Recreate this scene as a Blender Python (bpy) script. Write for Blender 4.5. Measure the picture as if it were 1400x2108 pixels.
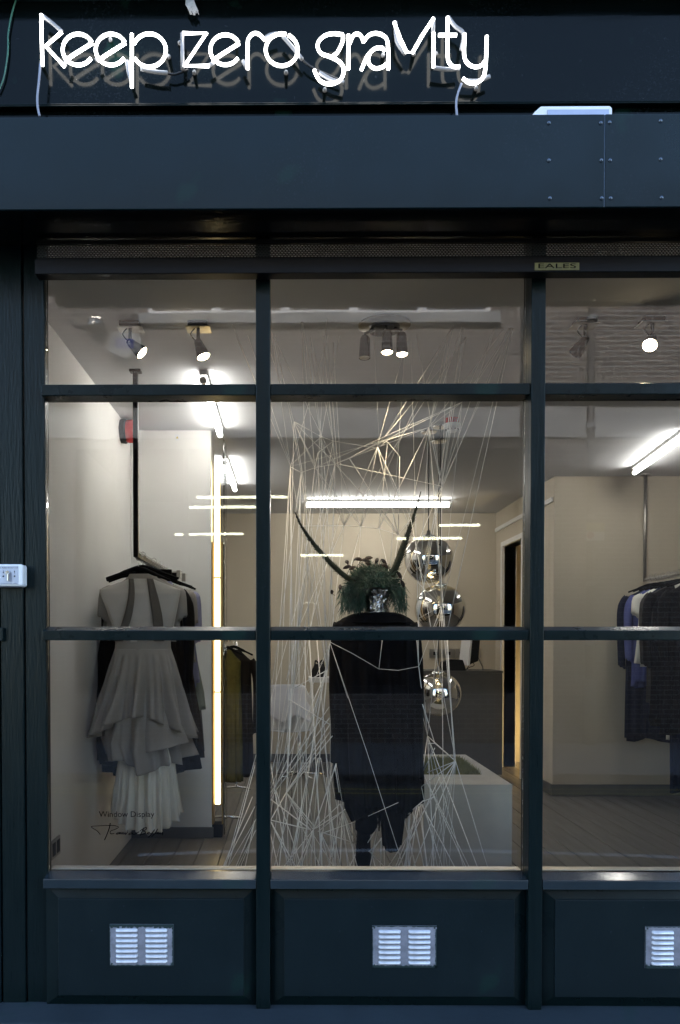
import bpy, bmesh, math, random
from mathutils import Vector, Matrix, Euler
R = math.radians
random.seed(7)
for o in list(bpy.data.objects): bpy.data.objects.remove(o)
SC = bpy.context.scene
COL = SC.collection

# ------------------------------------------------------------------ camera
D, EYE = 2.90, 1.335                 # metres from the window glass, eye above the shop floor
S0 = 0.00175                         # metres per photo pixel on the glass (air vents are 229 mm wide)
F = D / S0
YAW, PITCH = 0.0083, 0.0188
VPX, VPY = 600.0, 1323.0
PPX, PPY = VPX - F * YAW, VPY + F * PITCH
cam = bpy.data.cameras.new("camera")
cam.sensor_fit = 'VERTICAL'; cam.sensor_height = 36.0
cam.lens = F / 2108 * 36.0
cam.shift_x = (700 - PPX) / 2108
cam.shift_y = (PPY - 1054) / 2108
cam.clip_start = 0.05; cam.clip_end = 500
camo = bpy.data.objects.new("camera", cam); COL.objects.link(camo)
camo.location = (0, -D, EYE)
camo.rotation_euler = (math.pi / 2 - PITCH, 0, YAW)
SC.camera = camo
CR = Euler((math.pi / 2 - PITCH, 0, YAW)).to_matrix()
CO = Vector((0, -D, EYE))
def ray(u, v): return CR @ Vector(((u - PPX) / F, -(v - PPY) / F, -1))
def PY(u, v, y): d = ray(u, v); return CO + d * ((y + D) / d.y)
def PZ(u, v, z): d = ray(u, v); return CO + d * ((z - EYE) / d.z)
def PX(u, v, x): d = ray(u, v); return CO + d * (x / d.x)

# ------------------------------------------------------------------ world, sun, exposure
w = bpy.data.worlds.new("World"); SC.world = w; w.use_nodes = True
nt = w.node_tree; nt.nodes.clear()
sky = nt.nodes.new('ShaderNodeTexSky'); sky.sky_type = 'NISHITA'; sky.sun_disc = False
sky.air_density = 1.0; sky.dust_density = 1.0
bg = nt.nodes.new('ShaderNodeBackground'); bg.inputs['Strength'].default_value = 0.15
wo = nt.nodes.new('ShaderNodeOutputWorld')
nt.links.new(sky.outputs[0], bg.inputs[0]); nt.links.new(bg.outputs[0], wo.inputs[0])
SUN_EL, SUN_AZ = 27, R(12)          # bright hazy sun from behind the shop, onto the far side of the street
sky.sun_elevation = R(SUN_EL); sky.sun_rotation = -SUN_AZ
sun = bpy.data.lights.new("sun", 'SUN'); sun.energy = 1.4; sun.angle = R(6); sun.color = (1, .97, .93)
suno = bpy.data.objects.new("sun", sun); COL.objects.link(suno)
suno.location = (0, 2, 14)
suno.rotation_euler = (-R(90 - SUN_EL), 0, SUN_AZ)
SC.cycles.caustics_reflective = False; SC.cycles.caustics_refractive = False
SC.view_settings.view_transform = 'Standard'; SC.view_settings.look = 'None'
SC.view_settings.gamma = 1.0; SC.view_settings.use_curve_mapping = False
SC.view_settings.exposure = 2.85

# ------------------------------------------------------------------ helpers
WL = {}                               # world position of each object
class B:
    def __init__(s): s.v = []; s.f = []; s.m = []; s.mi = 0
    def add(s, vs, fs):
        n = len(s.v); s.v += [tuple(p) for p in vs]; s.f += [tuple(i + n for i in f) for f in fs]; s.m += [s.mi] * len(fs); return s
    def box(s, x0, x1, y0, y1, z0, z1):
        return s.add([(x, y, z) for x in (x0, x1) for y in (y0, y1) for z in (z0, z1)],
                     [(0, 1, 3, 2), (4, 6, 7, 5), (0, 4, 5, 1), (2, 3, 7, 6), (0, 2, 6, 4), (1, 5, 7, 3)])
    def prism(s, pts, y0, y1):        # outline in (x, z), extruded along y
        n = len(pts)
        return s.add([(x, y0, z) for x, z in pts] + [(x, y1, z) for x, z in pts],
                     [tuple(range(n)), tuple(range(2 * n - 1, n - 1, -1))] + [(i, i + n, (i + 1) % n + n, (i + 1) % n) for i in range(n)])
    def rings(s, rs, cap=True, closed=True):
        n = len(rs[0]); vs = [p for r in rs for p in r]; fs = []
        for i in range(len(rs) - 1):
            for j in range(n if closed else n - 1):
                k = (j + 1) % n
                fs.append((i * n + j, i * n + k, (i + 1) * n + k, (i + 1) * n + j))
        if cap and closed:
            fs.append(tuple(range(n - 1, -1, -1))); fs.append(tuple((len(rs) - 1) * n + j for j in range(n)))
        return s.add(vs, fs)
    def tube(s, pts, r, n=8, cap=True):
        pts = [Vector(p) for p in pts]; rad = r if isinstance(r, (list, tuple)) else [r] * len(pts)
        rs = []; up = None
        for i, p in enumerate(pts):
            t = (pts[min(i + 1, len(pts) - 1)] - pts[max(i - 1, 0)])
            if t.length < 1e-9: t = Vector((0, 0, 1))
            t.normalize()
            if up is None:
                up = Vector((0, 0, 1)) if abs(t.z) < .9 else Vector((1, 0, 0))
            a = t.cross(up)
            if a.length < 1e-6: a = t.cross(Vector((0, 1, 0)))
            a.normalize(); b = a.cross(t).normalized(); up = b
            rs.append([p + (a * math.cos(2 * math.pi * j / n) + b * math.sin(2 * math.pi * j / n)) * rad[i] for j in range(n)])
        return s.rings(rs, cap)
    def lathe(s, prof, c=(0, 0, 0), n=24, cap=False, axis=None):
        c = Vector(c); M = Matrix.Identity(3)
        if axis is not None: M = Vector((0, 0, 1)).rotation_difference(Vector(axis)).to_matrix()
        rs = [[c + M @ Vector((r * math.cos(2 * math.pi * j / n), r * math.sin(2 * math.pi * j / n), z)) for j in range(n)] for r, z in prof]
        return s.rings(rs, cap)
def empty(name, loc, label=None, cat=None, group=None, kind=None):
    o = bpy.data.objects.new(name, None); COL.objects.link(o); o.location = loc; o.empty_display_size = .1
    WL[o.name] = Vector(loc); tag(o, label, cat, group, kind); return o
def tag(o, label=None, cat=None, group=None, kind=None):
    if label: o['label'] = label
    if cat: o['category'] = cat
    if group: o['group'] = group
    if kind: o['kind'] = kind
    return o
def attach(o, parent):
    if parent is not None:
        o.parent = parent; o.matrix_parent_inverse = Matrix.Translation(-WL[parent.name])
def obj(name, b, mat, parent=None, smooth=False, bevel=0, label=None, cat=None, group=None, kind=None, local=None, solid=0, sub=0, auto=None):
    me = bpy.data.meshes.new(name)
    if local is None:
        xs = [p[0] for p in b.v]; ys = [p[1] for p in b.v]; zs = [p[2] for p in b.v]
        loc = Vector(((min(xs) + max(xs)) / 2, (min(ys) + max(ys)) / 2, min(zs)))
        vs = [(p[0] - loc.x, p[1] - loc.y, p[2] - loc.z) for p in b.v]
    else:
        loc = Vector(local); vs = b.v
    me.from_pydata(vs, [], b.f); me.update()
    mats = mat if isinstance(mat, (list, tuple)) else [mat]
    for m in mats: me.materials.append(m)
    if len(mats) > 1: me.polygons.foreach_set('material_index', b.m)
    bm = bmesh.new(); bm.from_mesh(me); bmesh.ops.recalc_face_normals(bm, faces=bm.faces); bm.to_mesh(me); bm.free()
    if smooth:
        me.polygons.foreach_set('use_smooth', [True] * len(me.polygons))
        if auto: me.set_sharp_from_angle(angle=R(auto))
    o = bpy.data.objects.new(name, me); COL.objects.link(o); o.location = loc; WL[o.name] = loc
    attach(o, parent)
    if solid: m = o.modifiers.new('thick', 'SOLIDIFY'); m.thickness = solid; m.offset = 0
    if sub: m = o.modifiers.new('sub', 'SUBSURF'); m.levels = sub; m.render_levels = sub
    if bevel: m = o.modifiers.new('bevel', 'BEVEL'); m.width = bevel; m.segments = 2; m.limit_method = 'ANGLE'
    return tag(o, label, cat, group, kind)
def copy(o, loc, parent=None, label=None, rot=None, scale=None):
    c = o.copy(); COL.objects.link(c); c.location = loc; WL[c.name] = Vector(loc); c.parent = None
    attach(c, parent)
    if rot is not None: c.rotation_euler = rot
    if scale is not None: c.scale = scale
    if label: c['label'] = label
    return c
def bx(name, mat, parent, x0, x1, y0, y1, z0, z1, bevel=.002, **k):
    return obj(name, B().box(x0, x1, y0, y1, z0, z1), mat, parent, bevel=bevel, **k)

# ------------------------------------------------------------------ materials
def mat(name, col, rough=.5, metal=0, var=.0, vscale=8, bump=0, bscale=60, coat=0, col2=None, spec=.5, rvar=0, sheen=0, emit=None, estr=0, stretch=(1, 1, 1), trans=0, alpha=1):
    m = bpy.data.materials.new(name); m.use_nodes = True; N = m.node_tree.nodes; L = m.node_tree.links
    p = N['Principled BSDF']; p.inputs['Base Color'].default_value = (*col, 1)
    p.inputs['Roughness'].default_value = rough; p.inputs['Metallic'].default_value = metal
    p.inputs['Coat Weight'].default_value = coat; p.inputs['Specular IOR Level'].default_value = spec
    p.inputs['Sheen Weight'].default_value = sheen; p.inputs['Alpha'].default_value = alpha
    tc = N.new('ShaderNodeTexCoord'); mp = N.new('ShaderNodeMapping'); mp.inputs['Scale'].default_value = stretch
    L.new(tc.outputs['Object'], mp.inputs[0])
    if var or col2 or rvar:
        nz = N.new('ShaderNodeTexNoise'); nz.inputs['Scale'].default_value = vscale; nz.inputs['Detail'].default_value = 6; nz.inputs['Roughness'].default_value = .65
        L.new(mp.outputs[0], nz.inputs['Vector'])
    if var or col2:
        cr = N.new('ShaderNodeValToRGB'); cr.color_ramp.elements[0].position = .3; cr.color_ramp.elements[1].position = .72
        c2 = col2 or tuple(min(1, c * (1 + var)) for c in col); c1 = col if col2 else tuple(c * (1 - var) for c in col)
        cr.color_ramp.elements[0].color = (*c1, 1); cr.color_ramp.elements[1].color = (*c2, 1)
        L.new(nz.outputs[0], cr.inputs[0]); L.new(cr.outputs[0], p.inputs['Base Color'])
    if rvar:
        mr = N.new('ShaderNodeMapRange'); mr.inputs[1].default_value = .3; mr.inputs[2].default_value = .7
        mr.inputs[3].default_value = max(.02, rough - rvar); mr.inputs[4].default_value = rough + rvar
        L.new(nz.outputs[0], mr.inputs[0]); L.new(mr.outputs[0], p.inputs['Roughness'])
    if bump:
        n2 = N.new('ShaderNodeTexNoise'); n2.inputs['Scale'].default_value = bscale; n2.inputs['Detail'].default_value = 5
        L.new(mp.outputs[0], n2.inputs['Vector'])
        bp = N.new('ShaderNodeBump'); bp.inputs['Strength'].default_value = bump; bp.inputs['Distance'].default_value = .004
        L.new(n2.outputs[0], bp.inputs['Height']); L.new(bp.outputs[0], p.inputs['Normal'])
    if emit: p.inputs['Emission Color'].default_value = (*emit, 1); p.inputs['Emission Strength'].default_value = estr
    return m
M = {}
def paint(name, col, rough, specks=.5, bump=.25, brush=(1, 1, 1), green=(.006, .03, .022), var=.15, spec=.15, coat=.0, rvar=.07, bscale=22):
    """old gloss paint: brush marks, dull patches, pale chips and green worn spots"""
    m = mat(name, col, rough, var=var, vscale=5, bump=bump, bscale=bscale, rvar=rvar, stretch=brush, coat=coat, spec=spec)
    N = m.node_tree.nodes; L = m.node_tree.links; p = N['Principled BSDF']
    tc = N.new('ShaderNodeTexCoord'); src = p.inputs['Base Color'].links[0].from_socket
    for scale, th, c, f in ((60, .72, (.03, .036, .05), specks * .6), (5, .66, green, .28)):
        n = N.new('ShaderNodeTexNoise'); n.inputs['Scale'].default_value = scale; n.inputs['Detail'].default_value = 3; n.inputs['Roughness'].default_value = .5
        L.new(tc.outputs['Object'], n.inputs['Vector'])
        r = N.new('ShaderNodeMapRange'); r.inputs[1].default_value = th; r.inputs[2].default_value = th + .06; r.inputs[4].default_value = f
        L.new(n.outputs[0], r.inputs[0])
        mx = N.new('ShaderNodeMix'); mx.data_type = 'RGBA'; L.new(r.outputs[0], mx.inputs[0]); L.new(src, mx.inputs[6]); mx.inputs[7].default_value = (*c, 1)
        src = mx.outputs[2]
    # fine pale weathering in patches
    n1 = N.new('ShaderNodeTexNoise'); n1.inputs['Scale'].default_value = 130; n1.inputs['Detail'].default_value = 4
    n2 = N.new('ShaderNodeTexNoise'); n2.inputs['Scale'].default_value = 2.3; n2.inputs['Detail'].default_value = 4
    for n in (n1, n2): L.new(tc.outputs['Object'], n.inputs['Vector'])
    r1 = N.new('ShaderNodeMapRange'); r1.inputs[1].default_value = .56; r1.inputs[2].default_value = .72; L.new(n1.outputs[0], r1.inputs[0])
    r2 = N.new('ShaderNodeMapRange'); r2.inputs[1].default_value = .50; r2.inputs[2].default_value = .68; r2.inputs[4].default_value = .55 * specks + .15; L.new(n2.outputs[0], r2.inputs[0])
    mu = N.new('ShaderNodeMath'); mu.operation = 'MULTIPLY'; L.new(r1.outputs[0], mu.inputs[0]); L.new(r2.outputs[0], mu.inputs[1])
    mx = N.new('ShaderNodeMix'); mx.data_type = 'RGBA'; L.new(mu.outputs[0], mx.inputs[0]); L.new(src, mx.inputs[6]); mx.inputs[7].default_value = (.022, .027, .036, 1)
    L.new(mx.outputs[2], p.inputs['Base Color']); return m
GREEN = (.0023, .0069, .0078)
M['paint'] = paint('frame_paint', GREEN, .30, brush=(1, 1, 1))
M['sill'] = paint('sill_paint', (.016, .024, .030), .16, specks=.9, spec=.6, bump=.1)  # frame paint, dirtier, and lightened for skylight on the rail top
M['panel'] = paint('panel_paint', (.0050, .0100, .0122), .34, specks=.7, brush=(1, 1, .8))
M['paint_v'] = paint('post_paint', GREEN, .32, brush=(6, 6, .6))
M['board'] = paint('fascia_paint', (.0012, .0024, .0026), .11, bump=.02, brush=(.5, 1, 6), spec=.09, rvar=.10)
M['steel_paint'] = paint('housing_paint', (.0016, .0069, .0084), .20, specks=.45, bump=.10, var=.06, spec=.17, bscale=2.2)
M['soffit'] = mat('soffit_gloss', (.0012, .0017, .002), .16, var=.3, bump=.04, spec=.25)
M['rail_black'] = mat('black_metal', (.003, .003, .0034), .32, var=.2, bump=.05, spec=.12)
M['vent'] = mat('vent_metal', (.22, .22, .26), .42, metal=.2, var=.35, vscale=22, bump=.1)  # vent metal, plate coloured as the shaded part
M['louvre'] = mat('louvre_metal', (.55, .55, .59), .34, metal=.25, var=.22, vscale=35)  # same metal lightened, as the louvre tops catch the sky
M['vent_paint'] = mat('vent_paint_edge', (.012, .026, .026), .3)
M['rivet'] = mat('rivet', (.07, .09, .12), .25, metal=.6)
M['white_plastic'] = mat('white_plastic', (.72, .73, .76), .35, var=.05)
M['face_plate'] = mat('face_plate', (.34, .37, .47), .35, metal=.4, var=.08)
M['ink'] = mat('ink', (.003, .003, .004), .6, spec=.0)
M['chrome'] = mat('chrome', (.78, .78, .78), .08, metal=1)
M['yellow_plate'] = mat('yellow_plate', (.10, .085, .022), .5, var=.3, vscale=40)
M['white_paint'] = mat('white_paint', (.74, .73, .72), .4, var=.06, bump=.08)
M['neon'] = mat('neon_tube', (.9, .9, .9), .2, emit=(1, .985, .94), estr=1.8)
M['neon_off'] = mat('neon_coated', (.20, .205, .225), .25, emit=(1, .98, .95), estr=.012)  # unlit tubes and standoffs, given a faint glow of their own
M['cable'] = mat('cable', (.24, .25, .32), .4)
M['cable_black'] = mat('cable_black', (.02, .02, .022), .4)
M['cable_green'] = mat('cable_green', (.02, .10, .07), .4)
M['rope'] = mat('rope', (.35, .35, .36), .9, var=.3, vscale=60)
M['wall'] = mat('plaster', (.78, .768, .745), .75, var=.035, vscale=2.5, bump=.05, bscale=90)
M['wall_r'] = mat('plaster_tan', (.55, .49, .39), .75, var=.035, vscale=2.5, bump=.05, bscale=90)
M['ceil'] = mat('ceiling_paint', (.52, .53, .555), .8, var=.03, vscale=2, bump=.05)
M['skirt'] = mat('skirting', (.12, .115, .11), .5, var=.1)
M['board_floor'] = mat('floor_paint', (.165, .152, .135), .36, var=.10, vscale=3, bump=.05, bscale=14, rvar=.1, stretch=(6, .5, 6))
M['gap'] = mat('floor_under', (.012, .01, .009), .9)
M['tube'] = mat('fluorescent', (.9, .9, .9), .3, emit=(1, .965, .90), estr=5.8)
M['tube_v'] = mat('fluorescent_warm', (.9, .9, .9), .3, emit=(1, .76, .36), estr=1.0)
M['halogen'] = mat('halogen', (.9, .9, .9), .3, emit=(1, .80, .50), estr=9)
M['bulb'] = mat('bulb_glow', (.9, .9, .9), .3, emit=(1, .78, .42), estr=3)
M['brass'] = mat('brass_edge', (.50, .33, .12), .35, metal=.6, var=.1)
M['red'] = mat('red_plastic', (.42, .025, .025), .25)
M['hanger_black'] = mat('hanger_black', (.004, .004, .0045), .6, spec=.03)
M['dark_plastic'] = mat('dark_plastic', (.02, .02, .022), .45, spec=.1)
M['steel'] = mat('brushed_steel', (.42, .40, .37), .35, metal=.9, var=.1)
M['gold_plate'] = mat('plate_gilt', (.55, .47, .30), .28, metal=.8)
M['batten'] = mat('batten_grey', (.30, .30, .29), .5)
M['plinth'] = mat('plinth_concrete', (.47, .44, .39), .6, var=.10, vscale=5, bump=.1)
M['counter'] = mat('counter_grey', (.085, .083, .08), .5, var=.08)
M['thread'] = mat('white_cord', (.88, .86, .84), .8)
M['straw'] = mat('dry_grass', (.11, .11, .03), .8, col2=(.30, .26, .10), vscale=30)
M['soil'] = mat('soil', (.05, .045, .025), .9)
def fabric(name, col, var=.15, sheen=.02, **k):
    return mat(name, col, .85, var=var, vscale=k.pop('vscale', 6), bump=.12, bscale=k.pop('bscale', 240), sheen=sheen, spec=.08, **k)
M['taupe'] = fabric('taupe_cotton', (.34, .315, .29), .08)
M['taupe_light'] = fabric('stone_linen', (.52, .49, .45), .07)
M['strap'] = fabric('taupe_strap', (.13, .115, .10), .08)
M['ivory'] = fabric('ivory_cotton', (.82, .80, .74), .05)
M['brown'] = fabric('brown_wool', (.05, .038, .03))
M['dark_brown'] = fabric('dark_brown_wool', (.014, .011, .0095))
M['grey_cloth'] = fabric('grey_linen', (.15, .14, .135))
M['lavender'] = fabric('lavender_cotton', (.30, .30, .44))
M['blue'] = fabric('blue_cotton', (.10, .115, .31))
M['sage'] = fabric('sage_gauze', (.33, .36, .30))
M['sand'] = fabric('sand_knit', (.22, .185, .125))
M['navy'] = fabric('navy_wool', (.012, .015, .035), sheen=.01)
M['black_cloth'] = fabric('black_wool', (.0085, .008, .0095), .3, sheen=.01, bscale=120)
M['black_gauze'] = fabric('black_gauze', (.012, .011, .013), .3, sheen=.01, bscale=160)
M['charcoal'] = fabric('charcoal_stripe', (.05, .046, .042))
M['olive'] = fabric('olive_silk', (.025, .025, .010), .9, vscale=5, col2=(.12, .105, .03))
M['foil'] = mat('foil', (.72, .70, .68), .22, metal=1, bump=1.0, bscale=45)
M['feather_green'] = mat('feather_green', (.006, .028, .020), .6, col2=(.028, .105, .066), vscale=25, sheen=.3)
M['feather_dark'] = mat('feather_dark', (.014, .012, .009), .5, col2=(.05, .022, .018), vscale=60)
M['plume'] = mat('plume', (.010, .014, .008), .6, col2=(.05, .055, .03), vscale=40)
M['white_gloss'] = mat('white_shell', (.72, .72, .74), .25)
M['asphalt'] = mat('asphalt', (.052, .052, .054), .85, var=.25, vscale=20, bump=.3, bscale=150)
M['paving'] = mat('paving_stone', (.16, .157, .155), .8, var=.2, vscale=4, bump=.15)
M['paving_near'] = mat('paving_pale', (.36, .355, .35), .8, var=.15, vscale=4, bump=.15)  # near paving, out of view, made paler to bounce daylight into shop
M['road_white'] = mat('road_line', (.62, .62, .62), .7, var=.15, vscale=12)
M['road_yellow'] = mat('road_line_yellow', (.45, .36, .08), .7, var=.2, vscale=12)
M['stucco'] = mat('stucco', (.36, .355, .345), .8, var=.25, vscale=2.5, bump=.1)
M['dark_room'] = mat('dark_room', (.012, .0105, .009), .9, spec=0.0)  # near-black colour standing in for the shade inside rooms opposite
def glass(name, tint=(1, 1, 1), ior=1.5, rough=0.0, wavy=0):
    m = bpy.data.materials.new(name); m.use_nodes = True; N = m.node_tree.nodes; L = m.node_tree.links; N.clear()
    o = N.new('ShaderNodeOutputMaterial'); mx = N.new('ShaderNodeMixShader'); fr = N.new('ShaderNodeFresnel'); fr.inputs[0].default_value = ior
    t = N.new('ShaderNodeBsdfTransparent'); t.inputs[0].default_value = (*tint, 1); g = N.new('ShaderNodeBsdfGlossy'); g.inputs['Roughness'].default_value = rough
    if wavy:
        tc = N.new('ShaderNodeTexCoord'); nz = N.new('ShaderNodeTexNoise'); nz.inputs['Scale'].default_value = 1.6; nz.inputs['Detail'].default_value = 1
        bp = N.new('ShaderNodeBump'); bp.inputs['Strength'].default_value = 1; bp.inputs['Distance'].default_value = wavy
        L.new(tc.outputs['Object'], nz.inputs['Vector']); L.new(nz.outputs[0], bp.inputs['Height']); L.new(bp.outputs[0], g.inputs['Normal'])
    L.new(fr.outputs[0], mx.inputs[0]); L.new(t.outputs[0], mx.inputs[1]); L.new(g.outputs[0], mx.inputs[2]); L.new(mx.outputs[0], o.inputs[0]); return m
M['glass'] = glass('window_glass', (.985, .99, .985), 1.48, wavy=.0006)
M['glass_dark'] = glass('street_glass', (.8, .82, .82), 1.52)
def brick():
    m = mat('brick', (.2, .15, .12), .85); N = m.node_tree.nodes; L = m.node_tree.links; p = N['Principled BSDF']
    tc = N.new('ShaderNodeTexCoord'); mp = N.new('ShaderNodeMapping'); mp.inputs['Rotation'].default_value = (R(90), 0, 0)
    b = N.new('ShaderNodeTexBrick'); L.new(tc.outputs['Object'], mp.inputs[0]); L.new(mp.outputs[0], b.inputs[0])
    b.inputs['Color1'].default_value = (.19, .145, .12, 1); b.inputs['Color2'].default_value = (.10, .078, .066, 1); b.inputs['Mortar'].default_value = (.30, .29, .27, 1)
    b.inputs['Scale'].default_value = 1; b.inputs['Brick Width'].default_value = .225; b.inputs['Row Height'].default_value = .075; b.inputs['Mortar Size'].default_value = .009
    L.new(b.outputs['Color'], p.inputs['Base Color'])
    bp = N.new('ShaderNodeBump'); bp.inputs['Strength'].default_value = .6; bp.inputs['Distance'].default_value = .006; bp.invert = True
    L.new(b.outputs['Fac'], bp.inputs['Height']); L.new(bp.outputs[0], p.inputs['Normal']); return m
M['brick'] = brick()
def perforated():
    m = mat('perforated_slat', (.012, .012, .013), .4, metal=.3); N = m.node_tree.nodes; L = m.node_tree.links
    p = N['Principled BSDF']; o = N['Material Output']
    tc = N.new('ShaderNodeTexCoord'); sx = N.new('ShaderNodeSeparateXYZ'); L.new(tc.outputs['Object'], sx.inputs[0])
    def mth(op, a, b=None):
        n = N.new('ShaderNodeMath'); n.operation = op
        for i, q in enumerate((a, b)):
            if q is None: continue
            if isinstance(q, (int, float)): n.inputs[i].default_value = q
            else: L.new(q, n.inputs[i])
        return n.outputs[0]
    px, pz = .0115, .0062
    row = mth('FLOOR', mth('DIVIDE', sx.outputs[2], pz)); odd = mth('MULTIPLY', mth('MODULO', mth('ADD', row, 1000), 2), .5)
    fx = mth('SUBTRACT', mth('FRACT', mth('ADD', mth('DIVIDE', mth('ADD', sx.outputs[0], 50), px), odd)), .5)
    fz = mth('SUBTRACT', mth('FRACT', mth('DIVIDE', mth('ADD', sx.outputs[2], 50 * pz), pz)), .5)
    d = mth('ADD', mth('MULTIPLY', mth('MULTIPLY', fx, px / .0042), mth('MULTIPLY', fx, px / .0042)), mth('MULTIPLY', mth('MULTIPLY', fz, pz / .0023), mth('MULTIPLY', fz, pz / .0023)))
    hole = mth('LESS_THAN', d, 1.0)
    t = N.new('ShaderNodeBsdfTransparent'); mx = N.new('ShaderNodeMixShader'); L.new(hole, mx.inputs[0]); L.new(p.outputs[0], mx.inputs[1]); L.new(t.outputs[0], mx.inputs[2]); L.new(mx.outputs[0], o.inputs[0])
    return m
M['perf'] = perforated()
def globe_mat():
    m = bpy.data.materials.new('mirror_globe'); m.use_nodes = True; N = m.node_tree.nodes; L = m.node_tree.links; N.clear()
    o = N.new('ShaderNodeOutputMaterial'); tc = N.new('ShaderNodeTexCoord'); sx = N.new('ShaderNodeSeparateXYZ'); L.new(tc.outputs['Generated'], sx.inputs[0])
    cr = N.new('ShaderNodeValToRGB'); e = cr.color_ramp.elements
    e[0].position = .035; e[0].color = (.2, .2, .2, 1); e[1].position = .10; e[1].color = (.99, .99, .99, 1)
    for pos, c in ((.86, .99), (.93, .2)): q = e.new(pos); q.color = (c, c, c, 1)
    L.new(sx.outputs[2], cr.inputs[0])
    t = N.new('ShaderNodeBsdfTransparent'); t.inputs[0].default_value = (.97, .93, .82, 1)
    g = N.new('ShaderNodeBsdfGlossy'); g.inputs['Roughness'].default_value = .015; g.inputs['Color'].default_value = (.90, .88, .85, 1)
    mx = N.new('ShaderNodeMixShader'); L.new(cr.outputs[0], mx.inputs[0]); L.new(t.outputs[0], mx.inputs[1]); L.new(g.outputs[0], mx.inputs[2]); L.new(mx.outputs[0], o.inputs[0]); return m
M['globe'] = globe_mat()
def text(name, body, mt, parent, p0, p1, y, flip=False, **k):
    """flat lettering between two points of a plane facing the street (or, with flip, facing the shop)"""
    cu = bpy.data.curves.new(name, 'FONT'); cu.body = body; cu.size = 1; cu.extrude = 0
    t = bpy.data.objects.new('tmp', cu); COL.objects.link(t)
    bpy.context.view_layer.update()
    me = bpy.data.meshes.new_from_object(t.evaluated_get(bpy.context.evaluated_depsgraph_get()))
    bpy.data.objects.remove(t)
    vs = [v.co.copy() for v in me.vertices]; fs = [tuple(pp.vertices) for pp in me.polygons]
    xs = [v.x for v in vs]; zs = [v.y for v in vs]; b = B()
    sx = (p1[0] - p0[0]) / (max(xs) - min(xs)); sz = (p1[1] - p0[1]) / (max(zs) - min(zs))
    vv = []
    for v in vs:
        x = p0[0] + (v.x - min(xs)) * sx
        if flip: x = p1[0] - (v.x - min(xs)) * sx
        vv.append((x, y, p0[1] + (v.y - min(zs)) * sz))
    b.add(vv, fs); return obj(name, b, mt, parent, **k)
# ================================================================== ROOM (setting)
ZC = EYE + 1.44                     # ceiling
XL = -1.094                         # left wall
YPART, YBACK, YRW = 2.58, 6.10, 4.12
XPART = -.545; XRS = 2.277; XRR = 4.3
ZG = -.215                          # street level
fl = bx('floor', M['gap'], None, XL - .1, XRR + .1, .02, YBACK + .1, -.10, -.012, bevel=0, kind='structure')
bm_w = .149
b = B().box(-bm_w / 2 + .0026, bm_w / 2 - .0026, 0.03, YBACK, -.012, 0)
first = None; x = XL - .02; i = 0
while x < XRR:
    if first is None:
        first = obj('floor_board', b, M['board_floor'], fl, bevel=.0015, local=(x, 0, random.uniform(-.0015, .0005)))
    else:
        copy(first, (x, 0, random.uniform(-.0015, .0005)), fl)
    x += bm_w; i += 1
bx('ceiling', M['ceil'], None, XL - .1, XRR + .1, .03, YBACK + .1, ZC, ZC + .12, bevel=0, kind='structure')
wl = bx('wall_left', M['wall'], None, XL - .12, XL, .03, YBACK + .1, 0.0, ZC, bevel=0, kind='structure')
wp = bx('partition_wall', M['wall'], None, XL, XPART, YPART, YPART + .22, 0.0, ZC, bevel=.004, kind='structure')
bx('skirting', M['skirt'], wp, XL, XPART + .012, YPART - .014, YPART - .001, 0.0, .075, bevel=.003)
wb = bx('wall_back', M['wall_r'], None, XL, XRS, YBACK, YBACK + .1, 0.0, ZC, bevel=0, kind='structure')
bx('skirting', M['skirt'], wb, XL, XRS - .2, YBACK - .016, YBACK - .001, 0.0, .09, bevel=.003)
wr = bx('wall_right_front', M['wall_r'], None, XRS, XRR, YRW, YRW + .12, 0.0, ZC, bevel=.003, kind='structure')
bx('skirting', M['skirt'], wr, XRS - .014, XRR, YRW - .016, YRW - .001, 0.0, .10, bevel=.003)
# wall with the doorway, running back from the corner
DY0, DY1, DZ = 5.02, 5.74, 2.36
b = B().box(XRS, XRS + .12, YRW + .12, DY0, 0, ZC).box(XRS, XRS + .12, DY1, YBACK + .1, 0, ZC).box(XRS, XRS + .12, DY0, DY1, DZ, ZC)
ws = obj('wall_right_side', b, M['wall_r'], None, kind='structure')
bx('skirting', M['skirt'], ws, XRS - .016, XRS - .001, YRW, DY0 - .06, 0.0, .10, bevel=.003)
bx('skirting', M['skirt'], ws, XRS - .016, XRS - .001, DY1 + .06, YBACK - .02, 0.0, .10, bevel=.003)
bx('door_frame', M['white_paint'], ws, XRS - .03, XRS + .13, DY0 - .05, DY0, 0.0, DZ + .05)
bx('door_frame', M['white_paint'], ws, XRS - .03, XRS + .13, DY1, DY1 + .05, 0.0, DZ + .05)
bx('door_frame', M['white_paint'], ws, XRS - .03, XRS + .13, DY0, DY1, DZ, DZ + .05)
bx('shadow_gap_rail', M['white_paint'], ws, XRS - .02, XRS - .001, YRW + .02, YBACK - .02, 2.56, 2.60)
bx('wall_right', M['wall_r'], None, XRR, XRR + .1, .03, YBACK + .1, 0.0, ZC, bevel=0, kind='structure')
b = B().box(XRS + .12, XRR, YBACK, YBACK + .1, 0, ZC)
obj('wall_passage', b, M['wall_r'], None, kind='structure')

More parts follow.
